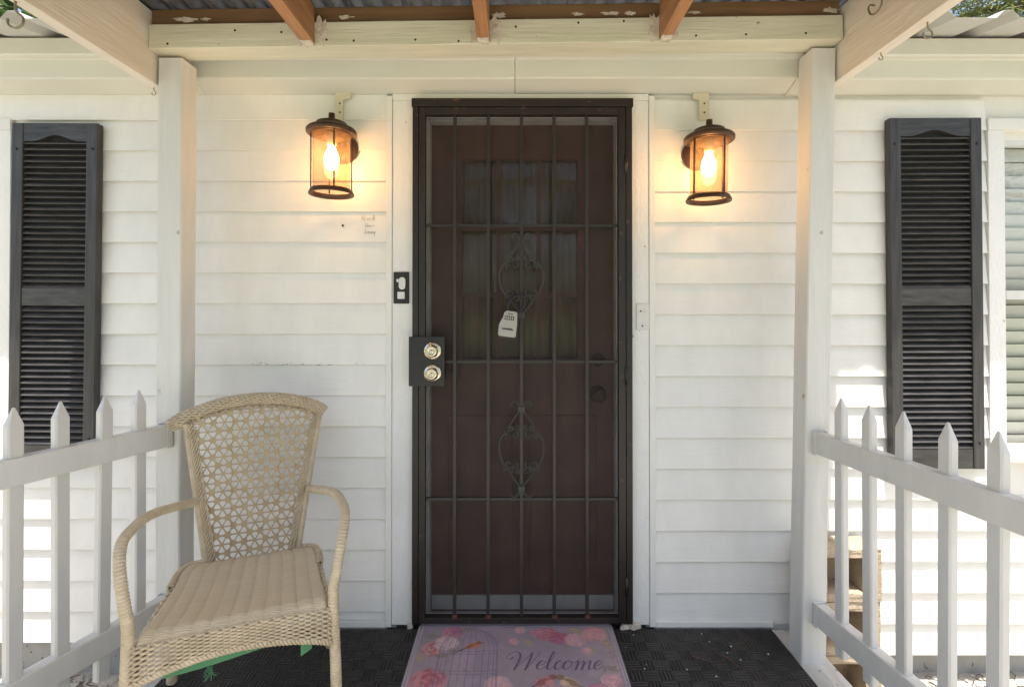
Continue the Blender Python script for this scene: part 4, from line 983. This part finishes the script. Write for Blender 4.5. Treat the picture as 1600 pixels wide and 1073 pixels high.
# ------------------------------------------------------------------ wall lanterns
def lantern(x, z, label, rot):
    root = empty('wall_lantern', (x, -0.0117, z)); tag(root, label, 'wall lamp', 'lit lanterns either side of the door'); root.rotation_euler = (0, R(rot), 0)
    ax = -0.125           # axis of the cage in front of the wall
    MB().lathe([(0.0, -0.020), (0.030, -0.020), (0.052, -0.015), (0.058, -0.008), (0.060, 0.0)], 'bronze', axis='Y').build('back_plate', root, (0, 0, -0.005))
    arm = MB().tube(spline([(0, -0.010, 0.0), (0, -0.03, 0.035), (0, -0.06, 0.052), (0, -0.095, 0.046)], 0.008), 0.0095, 'bronze', n=10)
    arm.lathe([(0.0, 0.063), (0.010, 0.062), (0.011, 0.045), (0.014, 0.04)], 'bronze', o=(0, -0.036, 0.002), n=14).build('arm', root)
    MB().lathe([(0.0, 0.086), (0.011, 0.085), (0.012, 0.062), (0.014, 0.058), (0.040, 0.054), (0.054, 0.048), (0.056, 0.040), (0.062, 0.036), (0.084, 0.026), (0.089, 0.020), (0.0885, 0.010), (0.084, 0.006), (0.074, 0.009), (0.0725, 0.004), (0.066, 0.004), (0.0655, 0.016), (0.0, 0.022)], 'bronze', n=40).build('cap', root, (0, ax, 0))
    MB().lathe([(0.067, -0.196), (0.067, -0.203), (0.070, -0.209), (0.0795, -0.213), (0.0800, -0.208), (0.076, -0.200), (0.0735, -0.194), (0.067, -0.196)], 'bronze', n=40, caps=False).build('base_ring', root, (0, ax, 0))
    bar_me = MB().box((-0.0027, -0.0022, -0.1925), (0.0027, 0.0022, 0.0055), 'bronze').mesh('cage_bar')
    for k in range(4):
        a = R(-64 - 90*k); link('cage_bar', bar_me, root, (0.0708*math.cos(a), ax + 0.0708*math.sin(a), 0), (0, 0, a + R(90)))
    prof = [(0.0655, -0.198), (0.0655, 0.0035)]
    V = []; n = 40
    g = MB().lathe(prof, 'lamp_glass', n=n, caps=False)
    g.build('glass', root, (0, ax, 0))
    MB().lathe([(0.0, 0.014), (0.017, 0.013), (0.018, -0.028), (0.014, -0.034), (0.0, -0.034)], 'cream_plastic', n=20).build('socket', root, (0, ax, 0))
    MB().lathe([(0.012, -0.034), (0.014, -0.045), (0.024, -0.068), (0.0265, -0.086), (0.023, -0.106), (0.012, -0.120), (0.0, -0.123)], 'bulb_glow', n=24).build('bulb', root, (0, ax, 0))
lantern(-0.665, 1.850, 'lit bronze lantern near the doorbell plate', 0.0)
lantern(0.712, 1.826, 'lit bronze lantern leaning on the wall by the hinge side', 0.8)

# ------------------------------------------------------------------ small wall fittings
db = empty('doorbell_plate', (-0.4365, -0.0125, 1.305)); tag(db, 'black speckled plate with a pale doorbell left of the door lock', 'doorbell')
MB().box((-0.030, -0.006, -0.061), (0.030, 0, 0.061), 'plate_black', 0.0015).build('plate', db)
poly = [(0.013*math.cos(R(a)) + 0.004, 0.013*math.sin(R(a)) + (0.028 if a < 180 else 0.006)) for a in range(0, 360, 20)]
bl = MB().prism(poly, -0.0098, -0.0062, 'plate_white').prism([(-0.018, 0.024), (-0.010, 0.020), (-0.0093, 0.034), (-0.018, 0.034)], -0.0085, -0.0062, 'plate_white'); bl.build('bell', db)
MB().box((-0.014, -0.0105, -0.043), (0.0145, -0.0062, -0.015), 'plate_white', 0.0035).build('button', db)
cp = empty('cover_plate', (0.5005, -0.0125, 1.193)); tag(cp, 'white painted blank cover plate right of the barred door', 'cover plate')
MB().box((-0.026, -0.0045, -0.051), (0.024, 0, 0.051), 'plate_white', 0.0015).build('plate', cp)
for zz, xx in ((0.022, -0.010), (-0.035, -0.003)): MB().lathe([(0, -0.0015), (0.003, -0.001), (0.0035, 0)], 'screw', n=10, axis='Y').build('screw', cp, (xx, -0.0047, zz))
MB().lathe([(0.004, -0.0006), (0.0055, -0.002), (0.0065, 0)], 'plate_white', n=14, axis='Y').build('cap', cp, (0.011, -0.0047, 0.022))

lb = empty('lockbox', (-0.0275, -0.060, 1.118)); tag(lb, 'grey combination key lockbox hanging from the door scrollwork', 'lockbox'); lb.rotation_euler = (0, R(7), 0)
body = MB().prism([(-0.030, 0.002), (-0.026, 0.0), (0.030, 0.0), (0.034, 0.004), (0.034, 0.050), (0.031, 0.075), (0.030, 0.092), (0.024, 0.098), (-0.010, 0.098), (-0.019, 0.092), (-0.023, 0.070), (-0.034, 0.045), (-0.034, 0.006)], -0.020, 0.012, 'lockbox_grey')
bev(body.build('body', lb), 0.003)
bev(MB().prism([(-0.031, -0.004), (0.036, -0.004), (0.037, 0.045), (0.033, 0.092), (0.0345, 0.092), (0.039, 0.045), (0.039, -0.007), (-0.031, -0.007)], -0.016, 0.010, 'lock_black').build('bumper', lb), 0.001)
MB().box((-0.016, -0.0225, 0.064), (0.020, -0.0203, 0.079), 'lock_black', 0.001).build('dial_window', lb)
for i in range(4): MB().box((-0.0135 + i*0.0082, -0.0238, 0.0665), (-0.0085 + i*0.0082, -0.0226, 0.0765), 'lockbox_grey', 0.0006).build('dial', lb)
MB().prism([(-0.022, 0.027), (0.022, 0.026), (0.022, 0.0295), (0.012, 0.034), (-0.022, 0.0315)], -0.0209, -0.0203, 'lock_black').build('lettering', lb)
MB().box((-0.008, -0.0209, 0.086), (0.014, -0.0203, 0.0885), 'lock_black').build('lettering', lb)
MB().tube(spline([(-0.008, -0.004, 0.094), (-0.006, -0.004, 0.125), (0.010, -0.002, 0.152), (0.034, -0.0015, 0.160), (0.050, 0.003, 0.150), (0.050, 0.004, 0.120), (0.028, 0.0, 0.094)], 0.006), 0.0052, 'lock_black', n=10).build('shackle', lb)

# ------------------------------------------------------------------ concrete blocks outside the right-hand fence
def block(x, y, z, rz, label):
    V, F = grid_shell([0, .048, .188, .245], [0, .108, .118], [0, .030, .160, .19], lambda i,j,k: not (i == 1 and k == 1 and j == 0))
    bm = bmesh.new(); vv = [bm.verts.new(v) for v in V]
    for f in F: bm.faces.new([vv[i] for i in f])
    bmesh.ops.subdivide_edges(bm, edges=list(bm.edges), cuts=2, use_grid_fill=True)
    r = random.Random(int(z*1000)+5)
    for v in bm.verts: v.co += Vector((r.uniform(-1, 1), r.uniform(-1, 1), r.uniform(-1, 1)))*0.0016
    me = bpy.data.meshes.new('concrete_block'); bm.to_mesh(me); bm.free(); me.materials.append(MATS['block'])
    o = link('concrete_block', me, None, (x, y, z), (0, 0, R(rz))); bev(o, 0.004)
    tag(o, label, 'concrete block', 'tan blocks stacked against the wall')
block(1.090, -0.131, GZ-0.002, 0, 'tan hollow concrete block resting on the ground under two others')
block(1.088, -0.1315, GZ+0.1905, 0.4, 'tan hollow concrete block in the middle of the stack beside the post')
block(1.091, -0.131, GZ+0.383, -0.3, 'tan hollow concrete block on top of the stack beside the post')

# ------------------------------------------------------------------ litter, chips, gravel
def scatter(name, n, fn, kind_label):
    mb = MB()
    for i in range(n): fn(mb, i)
    o = mb.build(name); tag(o, kind_label[0], kind_label[1], kind='stuff')
r = random.Random(11)
def chip(mb, i):
    x, y = (r.gauss(0.62, 0.14), r.uniform(-0.30, -0.05)) if i < 10 else (r.uniform(0.40, 0.95), r.uniform(-0.5, -0.04))
    if x < 0.40 or x > 0.95: x = r.uniform(0.42, 0.95)
    s = r.uniform(0.0015, 0.0035); a = r.uniform(0, 3)
    poly = [(x + s*r.uniform(.6, 1.2)*math.cos(a+t), y + s*r.uniform(.6, 1.2)*math.sin(a+t)) for t in (0, 1.2, 2.5, 3.7, 5)]
    mb.prism(poly, 0.0006, 0.0020, 'chip', 'Z')
scatter('paint_chips', 13, chip, ('tiny white paint chips scattered on the black mat', 'paint chips'))
def chunk(mb, i):
    x, y, s = ((0.43, -0.03, .02), (0.455, -0.035, .014), (0.47, -0.028, .018), (-0.40, -0.028, .014), (0.415, -0.036, .010))[i]
    poly = [(x + s*r.uniform(.5, 1.2)*math.cos(t), y + 0.5*s*r.uniform(.6, 1.2)*math.sin(t)) for t in (0, .8, 1.6, 2.4, 3.3, 4.2, 5.2)]
    mb.prism(poly, 0.0005, 0.012 + 0.3*s, 'paint_flake', 'Z')
scatter('paint_chunks', 5, chunk, ('flakes of white paint at the foot of the door frame', 'paint chips'))
def pneedle(mb, i):
    x, y, a, L_ = ((0.615, -0.17, -1.1, .09), (0.765, -0.245, 1.75, .10), (0.83, -0.12, .3, .06), (0.70, -0.38, 2.4, .09), (-0.35, -0.75, .6, .08))[i]
    p = [(x + L_*t*math.cos(a + 0.5*t), y + L_*t*math.sin(a + 0.5*t), 0.0016 + 0.003*math.sin(t*3)) for t in (0, .25, .5, .75, 1)]
    mb.tube(p, 0.0009, 'needle', n=5)
scatter('pine_needles', 5, pneedle, ('fallen brown pine needles on the black mat', 'pine needles'))
def pebble(mb, i):
    side = -1 if i % 2 else 1
    x = side*r.uniform(1.32 if side < 0 else 1.14, 2.6); y = r.uniform(-1.1, 0.04); s = r.uniform(0.004, 0.013)
    V = [(x+s*r.uniform(.7, 1.2), y, GZ+s*.3), (x-s*r.uniform(.7, 1.2), y, GZ+s*.3), (x, y+s*r.uniform(.7, 1.2), GZ+s*.3), (x, y-s*r.uniform(.7, 1.2), GZ+s*.3), (x, y, GZ+s*r.uniform(.8, 1.2)), (x, y, GZ-s*.4)]
    mb.add(V, [(0,2,4),(2,1,4),(1,3,4),(3,0,4),(2,0,5),(1,2,5),(3,1,5),(0,3,5)], 'stone')
scatter('gravel', 2200, pebble, ('pale gravel and sand lumps on the ground by the house', 'gravel'))
def twig(mb, i):
    side = -1 if i % 2 else 1
    x = side*r.uniform(1.32 if side < 0 else 1.14, 2.4); y = r.uniform(-0.9, 0.03); a = r.uniform(0, 6.3); L_ = r.uniform(.02, .07)
    mb.tube([(x + L_*t*math.cos(a+.6*t), y + L_*t*math.sin(a+.6*t), GZ + 0.006 + .006*math.sin(3*t)) for t in (0, .5, 1)], r.uniform(.0009, .0025), 'litter', n=4)
scatter('twigs', 700, twig, ('dark twigs and leaf litter on the sandy ground', 'leaf litter'))

# ------------------------------------------------------------------ trees
def tree(x, y, h, crown_r, crown_z, kind, seed, label, n_leaf, group):
    r = random.Random(seed); root = empty('pine_tree' if kind == 'pine' else 'oak_tree', (x, y, GZ)); tag(root, label, 'tree', group)
    tr = MB(); base = h*0.022 + 0.06
    spine = [Vector((0.25*math.sin(i*0.7+seed)*i/10, 0.25*math.cos(i*0.9+seed)*i/10, h*0.93*i/10)) for i in range(11)]
    tr.tube(spine, [base*(1-0.8*i/10) for i in range(11)], 'bark', n=9)
    tips = []
    for k in range(26 if kind == 'pine' else 20):
        t = r.uniform(crown_z/h, 0.97); i = min(9, int(t*10)); b = spine[i].lerp(spine[i+1], t*10-i) if i < 10 else spine[-1]
        a = r.uniform(0, 6.28); L_ = crown_r*r.uniform(.55, 1.0)*(1.15-0.6*(t-crown_z/h)/(1-crown_z/h+.01)); up = r.uniform(-.05, .45)
        e = b + Vector((math.cos(a)*L_, math.sin(a)*L_, up*L_)); mid = b.lerp(e, .5) + Vector((0, 0, .08*L_))
        tr.tube(spline([b, mid, e], L_/6), base*0.22, 'bark', n=5); 
        for q in range(7): tips.append(b.lerp(e, r.uniform(.35, 1.05)) + Vector((r.gauss(0, .14*L_), r.gauss(0, .14*L_), r.gauss(0, .12*L_))))
    tr.build('trunk', root)
    V = []; F = []
    per = max(4, n_leaf//len(tips))
    for c in tips:
        sz = crown_r*r.uniform(.10, .2)
        for q in range(per):
            p = c + Vector((r.gauss(0, sz), r.gauss(0, sz), r.gauss(0, sz*.7))); o = len(V)
            if kind == 'pine':
                d = Vector((r.gauss(0, 1), r.gauss(0, 1), r.gauss(.3, 1))).normalized()*r.uniform(.14, .26); s = d.cross(Vector((r.gauss(0, 1), r.gauss(0, 1), r.gauss(0, 1)))).normalized()*0.010
                V += [p-s, p+s, p+d]; F.append((o, o+1, o+2))
            else:
                d = Vector((r.gauss(0, 1), r.gauss(0, 1), r.gauss(0, .7))).normalized()*r.uniform(.07, .13); s = d.cross(Vector((r.gauss(0, 1), r.gauss(0, 1), r.gauss(0, 1)))).normalized()*0.045
                V += [p-d, p+s, p+d, p-s]; F.append((o, o+1, o+2, o+3))
    me = bpy.data.meshes.new('crown'); me.from_pydata([tuple(v) for v in V], [], F); me.materials.append(MATS['leaf_pine' if kind == 'pine' else 'leaf_oak']); link('crown', me, root)
tree(8.2, 6.3, 9.5, 2.6, 3.5, 'pine', 3, 'yellow-green pine rising behind the roof beyond the window', 26000, 'trees behind the house')
tree(-8.6, 6.6, 9.0, 2.6, 3.5, 'oak', 5, 'green broadleaf tree rising behind the roof beyond the chair', 16000, 'trees behind the house')
for i, (x, y, h, cr, cz) in enumerate(((-9, -17, 10, 4.0, 4.6), (-2.5, -19, 11, 4.2, 4.8), (4.5, -18, 10.5, 4.2, 4.6), (11, -16, 10, 4.0, 4.4), (18, -15, 11, 4.2, 4.6))):
    tree(x, y, h, cr, cz, 'oak', 20+i, 'yard oak facing the porch, mirrored in the door and window glass', 7000, 'yard oaks facing the porch')
